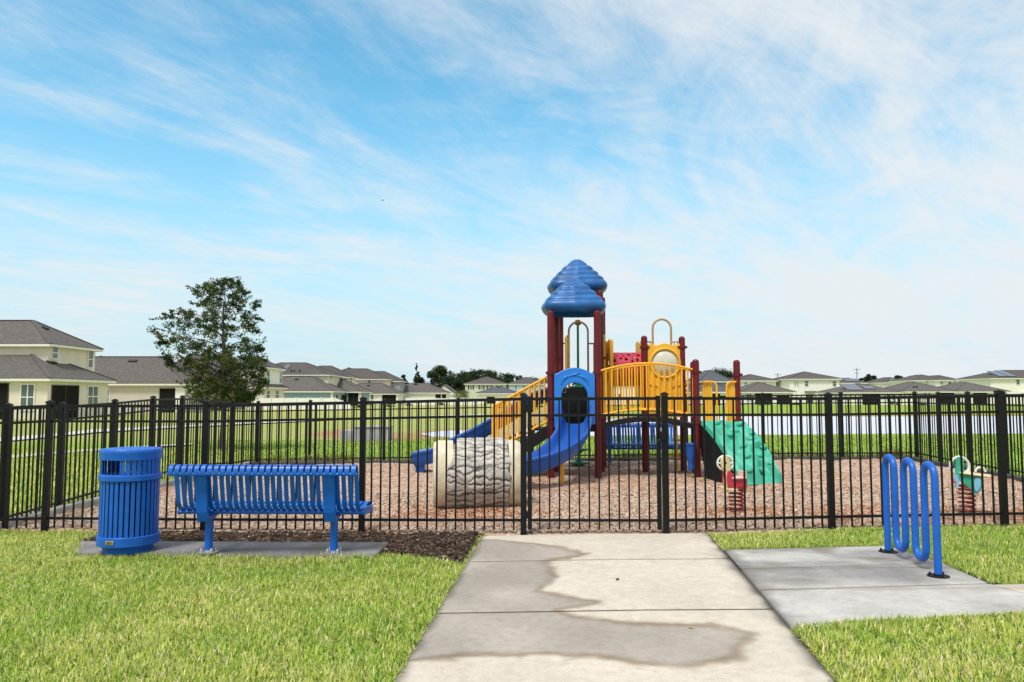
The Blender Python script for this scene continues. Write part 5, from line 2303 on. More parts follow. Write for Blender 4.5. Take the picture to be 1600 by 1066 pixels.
# D: blue house
h = House("two_storey_house", "blue grey house with cream upper storey behind the white vinyl fence", group=LR_)
h.block(395, 520, 125, 9, 2.15, M['stucco_blue'], RF, z0=-1)
h.on_roof("front", .42, .50, .74, .82, M['darkvent'], "roof_vent", .14)
h.panel("front", 517.5, 521, 613, 999, M['trim'], .08, "corner_board")
h.lanai("right", 534, 542, 617, posts=1)
h.window("right", 524, 529, 616.5, 628, 1, 2)
h.block(455, 563, 136, 9, 2.15, M['stucco_blue'], RF, z0=-1)
h.lanai("front", 545, 561, 614.5, posts=2)
h.panel("front", 560.8, 565, 614, 999, M['trim'], .1, "porch_column")
h.block(376, 513, 131, 10.5, 5.0, WC, RD, z0=1.6, apex=7.45)
h.on_roof("front", .44, .50, .1, .8, M['solar'], "solar_panel", .1)
for q in (.56, .60, .67):
    h.on_roof("front", q, q + .012, .2, .26, M['darkvent'], "vent_pipe", .3)
h.window("right", 515.5, 518, 587, 592, 1, 1, fr=.07)
h.block(458, 543, 143, 8, 4.9, WC, RD, z0=1.6, apex=7.3)
h.window("front", 528.5, 531, 588, 593, 1, 1, fr=.07)
h.window("right", 547.5, 549.5, 590, 600, 1, 2, fr=.07)
# E
h = House("two_storey_house", "grey roofed house with white porch columns, beside the blue grey house", group=LR_)
h.block(528, 622, 158, 8, 1.85, WW, RF, z0=-1.2)
h.on_roof("front", .40, .50, .68, .76, M['darkvent'], "roof_vent", .16)
h.lanai("front", 598, 619, 616.5, posts=2)
h.panel("front", 619.5, 623, 616, 999, M['trim'], .1, "porch_column")
h.panel("front", 590, 596, 616.5, 999, M['trim'], .1, "porch_column")
h.lanai("front", 566, 573, 617.5, posts=1)
h.window("front", 580, 584, 617, 624, 1, 2)
h.block(497, 603, 165, 10, 5.0, WC, RD, z0=1.4, apex=7.6)
h.window("front", 576, 579, 593, 599, 1, 1, fr=.07)
h.block(546, 625, 172, 8.5, 4.7, M['stucco_slate'], RD, z0=1.4, apex=7.2)
h.window("front", 612, 615, 597, 605, 1, 2, fr=.07)
h.window("front", 606, 608, 597, 605, 1, 2, fr=.07)
# F
h = House("one_storey_house", "low white house with dark porch corner in front of the wood", group=LR_)
h.block(604, 697, 178, 9.5, 2.15, WW, RF, z0=-1.2, apex=4.6)
h.on_roof("front", .34, .47, .8, .9, M['darkvent'], "roof_vent", .2)
h.lanai("front", 681, 689, 616.5, posts=1)
h.lanai("front", 691, 697, 616.5, posts=1)
# G
h = House("gabled_house", "small white gabled house below the round trees", group=LR_)
h.block(676, 712, 200, 10, 1.95, WW, RF, z0=-1.2, apex=4.6, gable=True)
h = House("gabled_house", "tiny far grey roofed house behind the white gabled house", group=LR_)
h.block(700, 726, 225, 10, 1.9, WP, RS, z0=-1.2)
# H
h = House("two_storey_house", "sage green two storey house with dark shutters", group=LR_)
h.block(727, 791, 215, 11, 4.75, M['stucco_sage'], RD, z0=-1.2, apex=7.1)
for a in (736, 752.5, 765, 780):
    h.window("front", a - 1.8, a + 1.8, 603, 608, 1, 2, shutters=True, fr=.1)
# I
h = House("one_storey_house", "one storey house with dark porch in front of the sage green house", group=LR_)
h.block(746, 812, 165, 12, 1.95, WP, RS, z0=-1.2, apex=3.75)
h.on_roof("front", .42, .56, .72, .82, M['darkvent'], "roof_vent", .2)
h.lanai("front", 761, 773, 620, posts=1)
# J
h = House("two_storey_house", "pale blue two storey house behind the yellow stair railing", group=LR_)
h.block(795, 850, 215, 11, 4.75, pm("pale_blue_siding", (.42, .52, .60), .85, .06, 1.2), RD, z0=-1.2, apex=6.95)
for a in (806, 818, 832):
    h.window("front", a - 1.6, a + 1.6, 603, 609, 1, 2, fr=.1)
h = House("one_storey_house", "cream house glimpsed through the arched bridge railing", group=RR_)
h.block(947, 994, 118, 10, 3.55, WP, RD, z0=-.6, apex=5.4)
h.window("front", 964.5, 969, 616, 621, 1, 1)
# right row
h = House("two_storey_house", "slate roofed grey house behind the yellow climbing wall gates", group=RR_)
h.block(1088, 1143, 122, 9, 2.05, M['stucco_white'], RS, z0=-.6)
h.lanai("front", 1108, 1124, 615.5, posts=2)
h.block(1092, 1141, 127, 9, 3.8, M['stucco_slate'], RS, z0=1.5, apex=5.9)
h = House("two_storey_house", "white two storey house with stepped roof just right of the maroon post", group=RR_)
h.block(1152, 1212, 155, 9, 4.50, WW, RD, z0=-.5, apex=6.0)
h.window("front", 1163, 1166, 598, 604, 1, 2)
h.window("front", 1192, 1195, 598, 603, 1, 2)
h = House("one_storey_house", "one storey house with dark porch left of the tall cream house", group=RR_)
h.block(1158, 1238, 135, 10, 2.1, WW, RF, z0=-.5, apex=4.05)
h.lanai("front", 1179, 1205, 615, posts=3)
h.lanai("front", 1213, 1232, 617.5, posts=2)
h.window("front", 1166, 1173, 616, 626, 2, 1)
h = House("one_storey_house", "distant dark roof peeking between two cream houses", group=RR_)
h.block(1205, 1240, 200, 10, 4.2, WP, RD, z0=-.5, apex=5.7)
h = House("two_storey_house", "tall plain cream two storey house with pyramid roof", group=RR_)
h.block(1233, 1311, 150, 10, 4.75, WP, RD, z0=-.5, apex=6.45)
h.window("front", 1257, 1262, 596, 603.5, 1, 2)
h.window("front", 1300.5, 1305.5, 596, 603.5, 1, 2)
h.window("front", 1241, 1242.2, 596.5, 604, 1, 1, fr=.04)
h.window("front", 1245, 1246.2, 596.5, 604, 1, 1, fr=.04)
h.panel("front", 1256, 1272, 611, 613, M['hvac'], .9, "awning")
h.panel("front", 1258.5, 1269, 616.5, 999, M['glass'], .03, "door")
h = House("two_storey_house", "pale house with grey solar roof behind the tall cream house", group=RR_)
h.block(1314, 1352, 185, 9, 4.55, WP, RD, z0=-.5, apex=5.95)
h.on_roof("front", .2, .8, .2, .75, M['solar'], "solar_panel", .12)
h = House("one_storey_house", "one storey house with a bright solar panel on its left roof slope", group=RR_)
h.block(1317, 1406, 130, 11, 2.0, WP, RF, z0=-.5, apex=3.75)
h.on_roof("front", .06, .36, .18, .85, M['solar'], "solar_panel", .12)
h.on_roof("front", .42, .66, .30, .62, M['solar'], "solar_panel", .12)
h.lanai("front", 1346, 1373, 615.5, posts=3)
h.window("front", 1384, 1389, 616, 625, 1, 2)
h.window("front", 1392, 1397, 616, 625, 1, 2)
h = House("two_storey_house", "distant house with pale roof panels above the solar roofed house", group=RR_)
h.block(1378, 1424, 180, 10, 4.55, WP, RD, z0=-.5, apex=6.0)
h.on_roof("front", .30, .75, .15, .5, M['solar'], "solar_panel", .12)
h = House("two_storey_house", "white two storey house with twin brown roofs behind the low houses", group=RR_)
h.block(1428, 1480, 165, 10, 4.75, WW, RD, z0=-.5, apex=6.2)
h.block(1460, 1494, 162, 8, 4.75, WW, RD, z0=-.5, apex=5.95)
h.window("front", 1481, 1485, 597.5, 604, 1, 2)
h.window("front", 1469, 1472, 597, 601, 1, 2)
h = House("one_storey_house", "low house with wide brown roof and pale green windows", group=RR_)
h.block(1408, 1490, 130, 11, 2.15, WP, RF, z0=-.5, apex=4.0)
for q in (.22, .3):
    h.on_roof("front", q, q + .025, .35, .42, M['darkvent'], "vent_pipe", .25)
h.lanai("front", 1467, 1489, 614, posts=2)
h.window("front", 1441, 1446, 614.5, 622, 1, 2)
h.window("front", 1448.5, 1452, 614.5, 622, 1, 2)
h = House("one_storey_house", "low house with wide brown roof beside the right edge house", group=RR_)
h.block(1490, 1572, 131, 11, 2.15, WP, RF, z0=-.5, apex=4.0)
h.lanai("front", 1519, 1540, 614, posts=3)
h.window("front", 1552.5, 1557, 614.5, 622, 1, 2)
h.window("front", 1559, 1562, 614.5, 622, 1, 2)
h = House("two_storey_house", "cream two storey house with solar panels at the right edge", group=RR_)
h.block(1547, 1690, 150, 11, 4.85, WP, RD, z0=-.5, apex=6.75)
h.on_roof("front", .09, .19, .15, .8, M['solar'], "solar_panel", .12)
h.on_roof("front", .20, .29, .15, .9, M['solar'], "solar_panel", .12)
h.window("front", 1587, 1592, 593.5, 601, 1, 2)
h.window("front", 1630, 1635, 593.5, 601, 1, 2)
h.panel("front", 1593, 1640, 613, 615, M['trim'], .9, "awning")

# white vinyl fences and clutter behind the yard


def vinyl(label, a, b, zt_a, zt_b, zb, n, end=None):
    root = empty("vinyl_fence", a, label, "fence")
    a, b = Vector(a), Vector(b)
    for i in range(n):
        p, q = a.lerp(b, i / n), a.lerp(b, (i + 1) / n)
        za, zc = zt_a + (zt_b - zt_a) * i / n, zt_a + (zt_b - zt_a) * (i + 1) / n
        m = MB()
        nx = Vector((0, .04, 0))
        vs = [Vector((p.x, p.y, zb)), Vector((q.x, q.y, zb)), Vector((q.x, q.y, zc)), Vector((p.x, p.y, za))]
        m.add(vs + [v + nx for v in vs], [(0, 1, 2, 3), (7, 6, 5, 4), (0, 4, 5, 1), (1, 5, 6, 2), (2, 6, 7, 3), (3, 7, 4, 0)])
        m.build("fence_panel", M['vinyl'], root, smooth=0)
        m = MB()
        m.box((p.x, p.y - .02, (zb + za + .06) / 2), (.13, .13, za - zb + .06))
        m.box((p.x, p.y - .02, za + .08), (.17, .17, .04))
        m.build("fence_post", M['vinyl'], root, smooth=0)
    return root


vinyl("white vinyl privacy fence in front of the white and blue grey houses", P(383, 640, 96), P(522, 640, 96), 1.28, 1.28, -.7, 7)
vinyl("short sloping end of white vinyl fence beside the dark porch", P(523.5, 640, 96), P(547, 640, 96), 1.28, .55, -.7, 2)
vinyl("far white vinyl fence in front of the low white house", P(634, 640, 142), P(700, 640, 142), 1.15, 1.1, -.9, 4)
vinyl("far cream vinyl fence beside the round shrub", P(701, 640, 144), P(748, 640, 144), .95, .95, -.9, 3)

# grey concrete drain headwall in the bare bank
root = empty("drain_headwall", G(580, 690), "low grey concrete drain box in the bare bank beyond the fence", "drain")
p = G(580, 690)
m = MB()
m.box((p.x, p.y + .5, p.z + .22), (1.22, .9, .56))
m.build("headwall", M['stone'], root, bevel=.02)
m = MB()
m.box((p.x - .9, p.y + .75, p.z + .16), (.62, .7, .44))
m.build("wing_wall", M['stone'], root, bevel=.02)
m = MB()
m.box((p.x, p.y + .5, p.z + .515), (1.30, .98, .035))
m.build("cap_slab", M['stone'], root, bevel=.008)

# air-conditioning unit by the porch
m = MB()
p = P(579, 626, 150)
m.box((p.x, p.y, -.1), (1.0, .9, 1.5))
for k in range(5):
    m.box((p.x, p.y - .46, -.6 + .25 * k), (.9, .03, .05))
tag(m.build("air_conditioner", M['hvac'], smooth=0, bevel=.03), "grey air conditioning box beside a white wall between two porches", "air conditioner")

# utility poles
for px, ytop, D, lab in ((1216, 583, 260, "thin utility pole left of the tall cream house"), (1340, 575, 250, "tall utility pole right of the tall cream house"),
                         (1538, 583, 250, "utility pole behind the low house near the right edge"), (1555, 580, 270, "far utility pole beside the solar roofed house at the right edge")):
    p = P(px, 619, D)
    r = empty("utility_pole", (p.x, p.y, -.5), lab, "utility pole", "utility poles on the horizon")
    z1 = H + (619 - ytop) * D / F
    m = MB()
    m.tube([(p.x, p.y, -.5), (p.x, p.y, z1)], [.17, .12], 8)
    m.build("pole", M['wood'], r)
    m = MB()
    m.box((p.x, p.y - .15, z1 - .6), (2.2, .12, .14))
    m.box((p.x, p.y - .15, z1 - 1.7), (1.5, .12, .14))
    for k in (-1, 0, 1):
        m.lathe([(.05, 0), (.07, .1), (.03, .22)], (p.x + k * .95, p.y - .15, z1 - .53), 6)
    m.build("crossarm", M['wood'], r)

# ================================================================== TREES


def leafcloud(centres, radii, per, size, pal, flat=.7, droop=.2):
    """many small leaf faces around the given clump centres"""
    cs = np.repeat(np.array(centres), per, 0)
    rs = np.repeat(np.array(radii), per, 0)
    n = len(cs)
    d = rng.normal(size=(n, 3))
    d /= np.linalg.norm(d, axis=1, keepdims=True)
    r = rng.random(n) ** .5
    pos = cs + d * (r * rs)[:, None] * np.array([1, 1, flat])
    nrm = d + rng.normal(size=(n, 3)) * .8 + np.array([0, 0, .35])
    nrm /= np.linalg.norm(nrm, axis=1, keepdims=True)
    t = np.cross(nrm, rng.normal(size=(n, 3)))
    t /= np.linalg.norm(t, axis=1, keepdims=True) + 1e-9
    b = np.cross(nrm, t)
    L = (size * rng.uniform(.6, 1.35, n))[:, None]
    Wd = L * rng.uniform(.35, .6, (n, 1))
    V = np.stack([pos - t * L / 2, pos + b * Wd / 2 - t * L * .05, pos + t * L / 2, pos - b * Wd / 2 - t * L * .05], 1)
    quads = np.arange(n)[:, None] * 4 + np.arange(4)[None]
    pal = np.array(pal)
    cc = pal[rng.integers(0, len(pal), len(centres))]
    c = np.repeat(cc, per, 0) * rng.uniform(.65, 1.4, (n, 1))
    return V.reshape(-1, 3), quads, np.repeat(c[:, None], 4, 1).reshape(-1, 3)


def crown(root, centres, radii, per, size, pal, flat=.7, name="crown"):
    V, q, c = leafcloud(centres, radii, per, size, pal, flat)
    off = np.array(root.location) if root else 0
    o = fast_mesh(name, V - off, q, None, c, M['leaf'])
    if root:
        o.parent = root
    return o


# the small oak beside the yard
TD = 23.5
tp = P(345, 700, TD)
oak = empty("oak_tree", (tp.x, TD, -.14), "young dark green oak with sparse ragged crown at the left behind the fence", "tree")
rows = [(434, 350, 362), (446, 300, 372), (456, 306, 380), (466, 318, 394), (476, 310, 396), (485, 286, 398), (497, 248, 398), (510, 246, 395), (522, 250, 400), (535, 256, 405), (548, 260, 405), (560, 264, 409), (580, 280, 412), (600, 288, 415), (616, 296, 402), (632, 318, 386)]
random.seed(21)
ry = [r[0] for r in rows]
tips = []
sT = TD / F


def inside(px, py):
    l = np.interp(py, ry, [r[1] for r in rows])
    r = np.interp(py, ry, [r[2] for r in rows])
    return l < px < r, l, r


while len(tips) < 420:
    py = random.uniform(434, 634)
    ok, l, r = inside(345, py)
    px = random.uniform(l, r)
    if py < 490 and random.random() < .45:
        continue
    if px < 285 and random.random() < .55:
        continue
    if vnoise(np.array([px / 17.0]), np.array([py / 12.0]), 5)[0] < .31:
        continue
    half = (r - l) / 2 * sT
    mid = (l + r) / 2
    e = math.sqrt(max(0, 1 - ((px - mid) / max(1, (r - l) / 2)) ** 2))
    dy = random.uniform(-1, 1) * half * e * .9
    tips.append(Vector((Xp(px, TD), TD + dy, H + (619 - py) * sT)))
trunk_top = Vector((Xp(350, TD), TD, H + (619 - 470) * sT))
tb = Vector((tp.x, TD, -.2))
m = MB()
tk = [tb.lerp(trunk_top, t) + Vector((.05 * math.sin(5 * t), .04 * math.cos(4 * t), 0)) for t in [k / 12 for k in range(13)]]
m.tube(tk, [.105 - .085 * (k / 12) ** .8 for k in range(13)], 10)
ends = []
for i in range(26):
    t = .28 + .70 * i / 26
    a = trunk_top * t + tb * (1 - t)
    cand = sorted(tips, key=lambda q: abs(q.z - (a.z + .45)) + random.random() * .8 - .35 * (q - a).length)
    tgt = cand[random.randrange(6)]
    mid = a.lerp(tgt, .5) + Vector((random.uniform(-.1, .1), random.uniform(-.1, .1), .12))
    r0 = .042 * (1 - t * .6)
    ends.append(tgt)
    m.tube([a, a.lerp(mid, .5) + Vector((0, 0, .03)), mid, mid.lerp(tgt, .5), tgt], [r0, r0 * .8, r0 * .6, r0 * .4, .006], 6)
    for k in range(9):
        b_ = a.lerp(tgt, random.uniform(.4, 1))
        near = min(tips, key=lambda q: (q - b_).length + random.random() * .7)
        m.tube([b_, b_.lerp(near, .5) + Vector((0, 0, .05)), near], [.010, .007, .004], 4)
sprigs = []
for k in range(90):
    py = random.uniform(436, 600)
    _, l, r = inside(0, py)
    px = (l - random.uniform(-2, 13)) if random.random() < .62 else (r + random.uniform(-2, 10))
    q = Vector((Xp(px, TD), TD + random.uniform(-.3, .3), H + (619 - py) * sT))
    near = min(tips, key=lambda c_: (c_ - q).length)
    m.tube([near, near.lerp(q, .5) + Vector((0, 0, .03)), q], [.011, .008, .005], 4)
    for f_ in (.35, .6, .8, 1.0):
        sprigs.append(near.lerp(q, f_))
for k in range(10):
    q = Vector((Xp(random.uniform(345, 372), TD), TD, H + (619 - random.uniform(431, 440)) * sT))
    near = min(tips, key=lambda c_: (c_ - q).length)
    m.tube([near, q], [.008, .003], 4)
    sprigs += [near.lerp(q, .5), near.lerp(q, .9)]
m.build("trunk", M['bark'], oak, smooth=60)
V, q_, c = leafcloud([tuple(t) for t in sprigs], [.07] * len(sprigs), 9, .075, [(.05, .085, .024), (.07, .115, .03), (.038, .066, .02)], .9)
o = fast_mesh("crown", V - np.array(oak.location), q_, None, c, M['leaf'])
o.parent = oak
crown(oak, [tuple(t) for t in tips], [random.uniform(.09, .23) for _ in tips], 54, .076,
      [(.05, .085, .024), (.07, .115, .03), (.038, .066, .02), (.095, .13, .034), (.06, .092, .03), (.115, .13, .04)], .7)
extra = []
while len(extra) < 150:
    py = random.uniform(545, 634)
    _, l, r = inside(0, py)
    px = random.uniform(l + 12, r - 8)
    extra.append((Xp(px, TD), TD + random.uniform(-1.1, 1.1), H + (619 - py) * sT))
V, q, c = leafcloud(extra, [random.uniform(.12, .26) for _ in extra], 28, .09, [(.085, .092, .03), (.11, .11, .036), (.06, .078, .022), (.13, .12, .045)], .8)
o = fast_mesh("crown", V - np.array(oak.location), q, None, c, M['leaf'])
o.parent = oak
m = MB()
p = P(357, 700, TD - .35)
m.tube([(p.x, p.y, -.3), (p.x + .01, p.y, .95)], .055, 8)
m.tube([(p.x + .004, p.y - .06, .82), (p.x - .2, p.y + .25, .88)], .012, 6)
tag(m.build("tree_stake", M['stake']), "short yellowish support stake at the foot of the young oak", "stake")


def fartree(name, label, px, ytop, ybot, wpx, D, pal, n=26, per=150, conical=False, group="trees beyond the houses", z0=-.8, leaf=None, gap=0.0):
    x = Xp(px, D)
    s = D / F
    zt, zb = H + (619 - ytop) * s, H + (619 - ybot) * s
    r = empty(name, (x, D, z0), label, "tree", group)
    W = wpx * s / 2
    hh = zt - zb
    cs, rs = [], []
    for i in range(n):
        t = random.random()
        if conical:
            t = t ** 1.3
            rr = W * (1 - t) * random.random() ** .5 + .1
            rad = W * .32 * (1 - t * .7)
        else:
            prof = math.sin(PI * (.12 + .80 * t)) ** .7
            rr = W * .80 * prof * random.random() ** .5
            rad = W * random.uniform(.24, .42)
        a = random.random() * 2 * PI
        cs.append((x + rr * math.cos(a), D + rr * math.sin(a) * .8, zb + hh * (.06 + .90 * t) - rad * .3))
        rs.append(rad)
    m = MB()
    m.tube([(x, D, z0 - .2), (x + W * .04, D, zb + hh * .35), (x, D, zb + hh * .85)], [W * .10 + .08, W * .07 + .05, .03], 7)
    for i in range(6):
        c = cs[i * 3 % n]
        b = Vector((x, D, zb + hh * (.15 + .08 * i)))
        m.tube([b, b.lerp(Vector(c), .6) + Vector((0, 0, .15)), c], [W * .035 + .03, W * .02 + .02, .01], 5)
    m.build("trunk", M['bark'], r, smooth=60)
    crown(r, cs, rs, per, leaf or max(.35, 2.6 * s), pal, .8)
    return r


DG = [(.022, .042, .016), (.030, .055, .02), (.018, .034, .014), (.038, .06, .024)]
MG = [(.05, .075, .025), (.07, .095, .03), (.04, .065, .02), (.09, .105, .035)]
random.seed(4)
fartree("pine_tree", "slim pointed conifer rising above the far roofs", 651, 567, 606, 16, 235, [(.015, .03, .014), (.02, .038, .016)], 26, 90, True, leaf=.45)
fartree("broadleaf_tree", "dark rounded tree below the slim conifer", 653, 590, 612, 30, 232, DG, 22)
fartree("broadleaf_tree", "light topped tree right of the slim conifer", 690, 571, 612, 42, 240, MG + DG[:2], 34)
fartree("broadleaf_tree", "dark tree in front of the light topped tree", 676, 580, 614, 36, 230, DG, 26)
fartree("broadleaf_tree", "low round dark tree behind the white gabled house", 717, 594, 616, 30, 228, DG, 24)
fartree("broadleaf_tree", "bluish dark tree between the light topped tree and the wood", 700, 588, 614, 34, 234, [(.03, .055, .03), (.035, .06, .035)], 24)
fartree("broadleaf_tree", "small dark tree peeping over the roof behind the grey side wall", 632, 586, 606, 16, 240, DG, 14)
fartree("broadleaf_tree", "small dark tree behind the blue house on the far left row", 545, 575, 592, 18, 220, DG, 12)
fartree("broadleaf_tree", "tiny dark treetop above the greige house ridge", 155, 556, 575, 12, 130, DG, 12)
fartree("broadleaf_tree", "tiny second treetop above the greige house ridge", 166, 557, 575, 8, 130, DG, 10)
fartree("broadleaf_tree", "dark broad tree behind the slate roofed house", 1127, 576, 606, 62, 240, DG, 40)
fartree("broadleaf_tree", "lower dark tree right of the slate roofed house", 1158, 588, 606, 30, 240, DG, 22)
fartree("broadleaf_tree", "dark tree behind the tall cream house gap", 1222, 591, 606, 16, 250, DG, 12)
fartree("broadleaf_tree", "flat topped dark tree above the solar roofed house", 1359, 584, 606, 24, 240, DG, 20)
fartree("broadleaf_tree", "low dark tree left of the flat topped tree", 1344, 590, 606, 14, 240, DG, 12)
fartree("broadleaf_tree", "round dark tree above the house with pale roof panels", 1402, 584, 606, 22, 240, DG, 18)
fartree("broadleaf_tree", "low dark tree between the distant solar house and twin roofed house", 1422, 588, 606, 20, 240, DG, 14)
fartree("broadleaf_tree", "faint low tree behind the low houses near the right", 1518, 591, 606, 26, 240, DG, 16)

# far wood as one mass
cs, rs = [], []
top_x = [700, 722, 745, 770, 790, 806, 815, 850, 890, 960, 1010, 1090]
top_y = [590, 582, 578, 580, 584, 587, 591, 590, 594, 596, 594, 596]
for i in range(430):
    px = random.uniform(698, 1090)
    if px > 820 and random.random() < .6:
        continue
    D = random.uniform(255, 300)
    yt = np.interp(px, top_x, top_y) + random.uniform(-1.5, 2.5)
    py = yt + 3 + random.random() ** 1.4 * 26
    cs.append((Xp(px, D), D, H + (619 - py) * D / F))
    rs.append(random.uniform(.9, 2.0))
o = crown(None, cs, rs, 120, .75, DG + [(.04, .06, .022)], .9, "far_woods")
tag(o, "dark far wood on the horizon behind the sage green house", kind="stuff")


def shrub(label, px, ytop, ybot, wpx, D, pal, n=16, group="shrubs around the houses"):
    s = D / F
    x = Xp(px, D)
    zt, zb = H + (619 - ytop) * s, H + (619 - ybot) * s
    r = empty("shrub", (x, D, zb), label, "shrub", group)
    W = wpx * s / 2
    cs, rs = [], []
    for i in range(n):
        a, q = random.random() * 2 * PI, random.random() ** .5
        t = random.random()
        cs.append((x + W * .75 * q * math.cos(a), D + min(W, 1.5) * .7 * q * math.sin(a), zb + (zt - zb) * (.15 + .72 * t * (1 - .4 * q))))
        rs.append(min(W, zt - zb) * random.uniform(.2, .36))
    m = MB()
    for k in range(4):
        c = cs[k]
        m.tube([(x, D, zb - .2), c], [.05, .015], 5)
    m.build("stem", M['bark'], r)
    crown(r, cs, rs, 60, max(.12, 1.5 * s), pal, .85, "foliage")


LGN = [(.13, .16, .04), (.17, .19, .05), (.10, .13, .035), (.19, .18, .06)]
shrub("pale green round shrub in front of the sage green house", 721, 605, 624, 30, 170, LGN, 26)
for px, yt, yb, w, D, lab in ((483, 634, 648, 22, 97, "dark shrub at the end of the white vinyl fence"), (508, 633, 646, 26, 98, "dark shrub beside the dark porch of the blue grey house"),
                              (560, 630, 643, 20, 110, "dark shrub under the white porch columns"), (606, 630, 641, 26, 120, "dark low shrub in front of the grey roofed house"),
                              (690, 627, 637, 22, 140, "dark shrub in front of the far white vinyl fence"), (640, 628, 638, 18, 138, "small dark shrub at the near end of the far white fence"),
                              (1190, 624, 634, 34, 126, "dark hedge shrub under the porch left of the tall cream house"), (1290, 625, 634, 26, 140, "dark shrub at the foot of the tall cream house"),
                              (1395, 625, 634, 26, 124, "dark shrub right of the solar roofed house porch"), (1440, 626, 635, 28, 124, "dark shrub below the pale green windows"),
                              (1505, 625, 634, 24, 124, "dark shrub between the two low wide roofed houses"), (1560, 626, 634, 22, 124, "dark shrub near the right edge house"),
                              (1240, 626, 634, 20, 128, "small dark shrub left of the tall cream house door")):
    shrub(lab, px, yt, yb, w, D, DG, 12)

# a bird far up in the sky
p = P(598, 313, 60)
m = MB()
m.add([(p.x - .22, p.y, p.z + .05), (p.x - .08, p.y + .06, p.z + .02), (p.x, p.y + .14, p.z), (p.x, p.y - .14, p.z), (p.x - .08, p.y - .05, p.z + .02),
       (p.x + .22, p.y, p.z + .05), (p.x + .08, p.y + .06, p.z + .02), (p.x + .08, p.y - .05, p.z + .02), (p.x, p.y, p.z - .05)],
      [(0, 1, 4), (1, 2, 3, 4), (5, 7, 6), (6, 7, 3, 2), (2, 1, 8), (3, 8, 4), (1, 4, 8), (2, 8, 6), (3, 7, 8), (6, 8, 7)])
tag(m.build("bird", M['blackmat'], smooth=0), "tiny dark bird flying high in the sky", "bird")

# ================================================================== LIGHT AND SKY
EL, AZ = math.radians(60), math.radians(-150)      # soft high sun behind the camera, to the left
sd = Vector((math.sin(AZ) * math.cos(EL), math.cos(AZ) * math.cos(EL), math.sin(EL)))
sun = bpy.data.objects.new("sun", bpy.data.lights.new("sun", 'SUN'))
C.objects.link(sun)
sun.data.energy = 2.6
sun.data.angle = math.radians(14)
sun.data.color = (1, .95, .88)
sun.rotation_euler = (-sd).to_track_quat('-Z', 'Y').to_euler()

w = bpy.data.worlds.new("World")
S.world = w
w.use_nodes = True
nt = w.node_tree
bg = nt.nodes["Background"]
sky = nt.nodes.new("ShaderNodeTexSky")
sky.sky_type = 'NISHITA'
sky.sun_disc = False
sky.sun_elevation = EL
sky.sun_rotation = AZ
sky.air_density = 1.0
sky.dust_density = .6
sky.ozone_density = 1.4
tc = nt.nodes.new("ShaderNodeTexCoord")
sep = nt.nodes.new("ShaderNodeSeparateXYZ")
nt.links.new(tc.outputs["Generated"], sep.inputs[0])


def mth(op, a, b=None, c=None, clamp=False):
    n = nt.nodes.new("ShaderNodeMath")
    n.operation = op
    n.use_clamp = clamp
    for s_, v in zip(n.inputs, (a, b, c)):
        if v is None:
            continue
        if isinstance(v, bpy.types.NodeSocket):
            nt.links.new(v, s_)
        else:
            s_.default_value = v
    return n.outputs[0]


def smooth(v, a, b):
    n = nt.nodes.new("ShaderNodeMapRange")
    n.interpolation_type = 'SMOOTHSTEP'
    n.inputs["From Min"].default_value = a
    n.inputs["From Max"].default_value = b
    nt.links.new(v, n.inputs["Value"])
    return n.outputs[0]


X_, Y_, Z_ = sep.outputs
den = mth('ADD', mth('MAXIMUM', Z_, 0.0), .16)
cx_, cy_ = mth('DIVIDE', X_, den), mth('DIVIDE', Y_, den)
cmb = nt.nodes.new("ShaderNodeCombineXYZ")
nt.links.new(cx_, cmb.inputs[0])
nt.links.new(cy_, cmb.inputs[1])


def cloud(scale, sx, sy, rot, det, dist, rough, off=(0, 0, 0)):
    mp = nt.nodes.new("ShaderNodeMapping")
    mp.vector_type = 'TEXTURE'
    mp.inputs["Rotation"].default_value = (0, 0, rot)
    mp.inputs["Scale"].default_value = (sx, sy, 1)
    mp.inputs["Location"].default_value = off
    nt.links.new(cmb.outputs[0], mp.inputs[0])
    n = nt.nodes.new("ShaderNodeTexNoise")
    n.inputs["Scale"].default_value = scale
    n.inputs["Detail"].default_value = det
    n.inputs["Roughness"].default_value = rough
    n.inputs["Distortion"].default_value = dist
    nt.links.new(mp.outputs[0], n.inputs["Vector"])
    return n.outputs["Fac"]


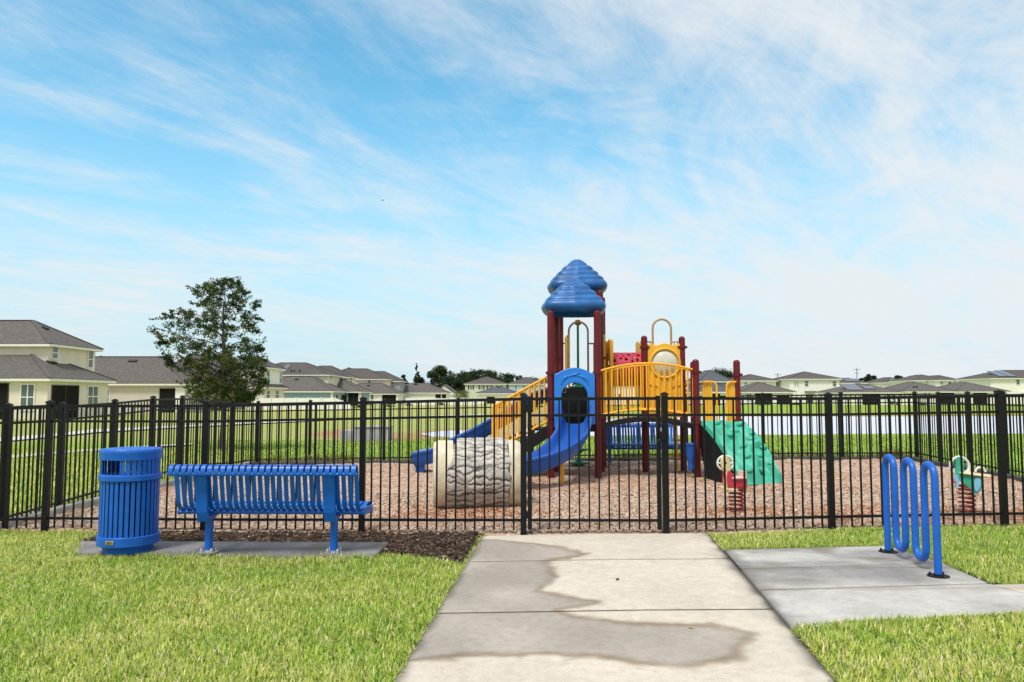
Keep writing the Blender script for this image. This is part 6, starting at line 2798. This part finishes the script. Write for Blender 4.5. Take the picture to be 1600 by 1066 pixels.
big = cloud(.9, 1.7, 1.0, .55, 5, .5, .5, (3.1, 1.7, 0))
wa = cloud(1.9, 2.6, .8, .75, 12, 1.3, .66, (1.2, 5.1, 0))
wb = cloud(2.6, .8, 2.2, -.25, 12, 1.5, .68, (7.7, 2.3, 0))
wc = cloud(5.5, 1.6, .8, .35, 10, 1.0, .7, (2.7, 9.3, 0))
# more cover to the right, less in the upper left
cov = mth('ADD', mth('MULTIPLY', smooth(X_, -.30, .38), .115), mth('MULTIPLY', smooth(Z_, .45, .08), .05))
f1 = mth('ADD', mth('MULTIPLY', big, .42), mth('MULTIPLY', wa, .38))
f1 = mth('ADD', f1, mth('MULTIPLY', wb, .24))
f1 = mth('ADD', f1, mth('MULTIPLY', wc, .14))
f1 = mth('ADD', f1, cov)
# unseen cloud cover added overhead and behind the camera for neutral fill light
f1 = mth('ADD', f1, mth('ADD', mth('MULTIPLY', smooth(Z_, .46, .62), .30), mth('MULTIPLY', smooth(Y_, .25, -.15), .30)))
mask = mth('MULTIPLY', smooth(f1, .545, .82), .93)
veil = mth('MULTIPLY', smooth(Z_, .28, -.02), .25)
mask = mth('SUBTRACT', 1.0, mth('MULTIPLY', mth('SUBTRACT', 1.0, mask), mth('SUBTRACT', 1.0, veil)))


def mixw(fac, a, b, mode="MIX"):
    m_ = nt.nodes.new("ShaderNodeMix")
    m_.data_type = "RGBA"
    m_.blend_type = mode
    for s_, v in ((m_.inputs[0], fac), (m_.inputs[6], a), (m_.inputs[7], b)):
        if isinstance(v, bpy.types.NodeSocket):
            nt.links.new(v, s_)
        elif isinstance(v, (int, float)):
            s_.default_value = v
        else:
            s_.default_value = (*v, 1)
    return m_.outputs[2]


skyc = mixw(1.0, sky.outputs[0], (1.18, 2.22, 2.12), "MULTIPLY")
skyc = mixw(mth('MULTIPLY', smooth(Z_, .40, -.02), .92), skyc, (5.3, 6.95, 8.1))
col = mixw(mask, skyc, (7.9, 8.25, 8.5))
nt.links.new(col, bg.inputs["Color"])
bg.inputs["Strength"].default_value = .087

S.view_settings.view_transform = 'Standard'
S.view_settings.look = 'None'
S.view_settings.exposure = 0.27
S.view_settings.gamma = 1.0
S.view_settings.use_curve_mapping = False
S.cycles.max_bounces = 6
S.cycles.transparent_max_bounces = 8
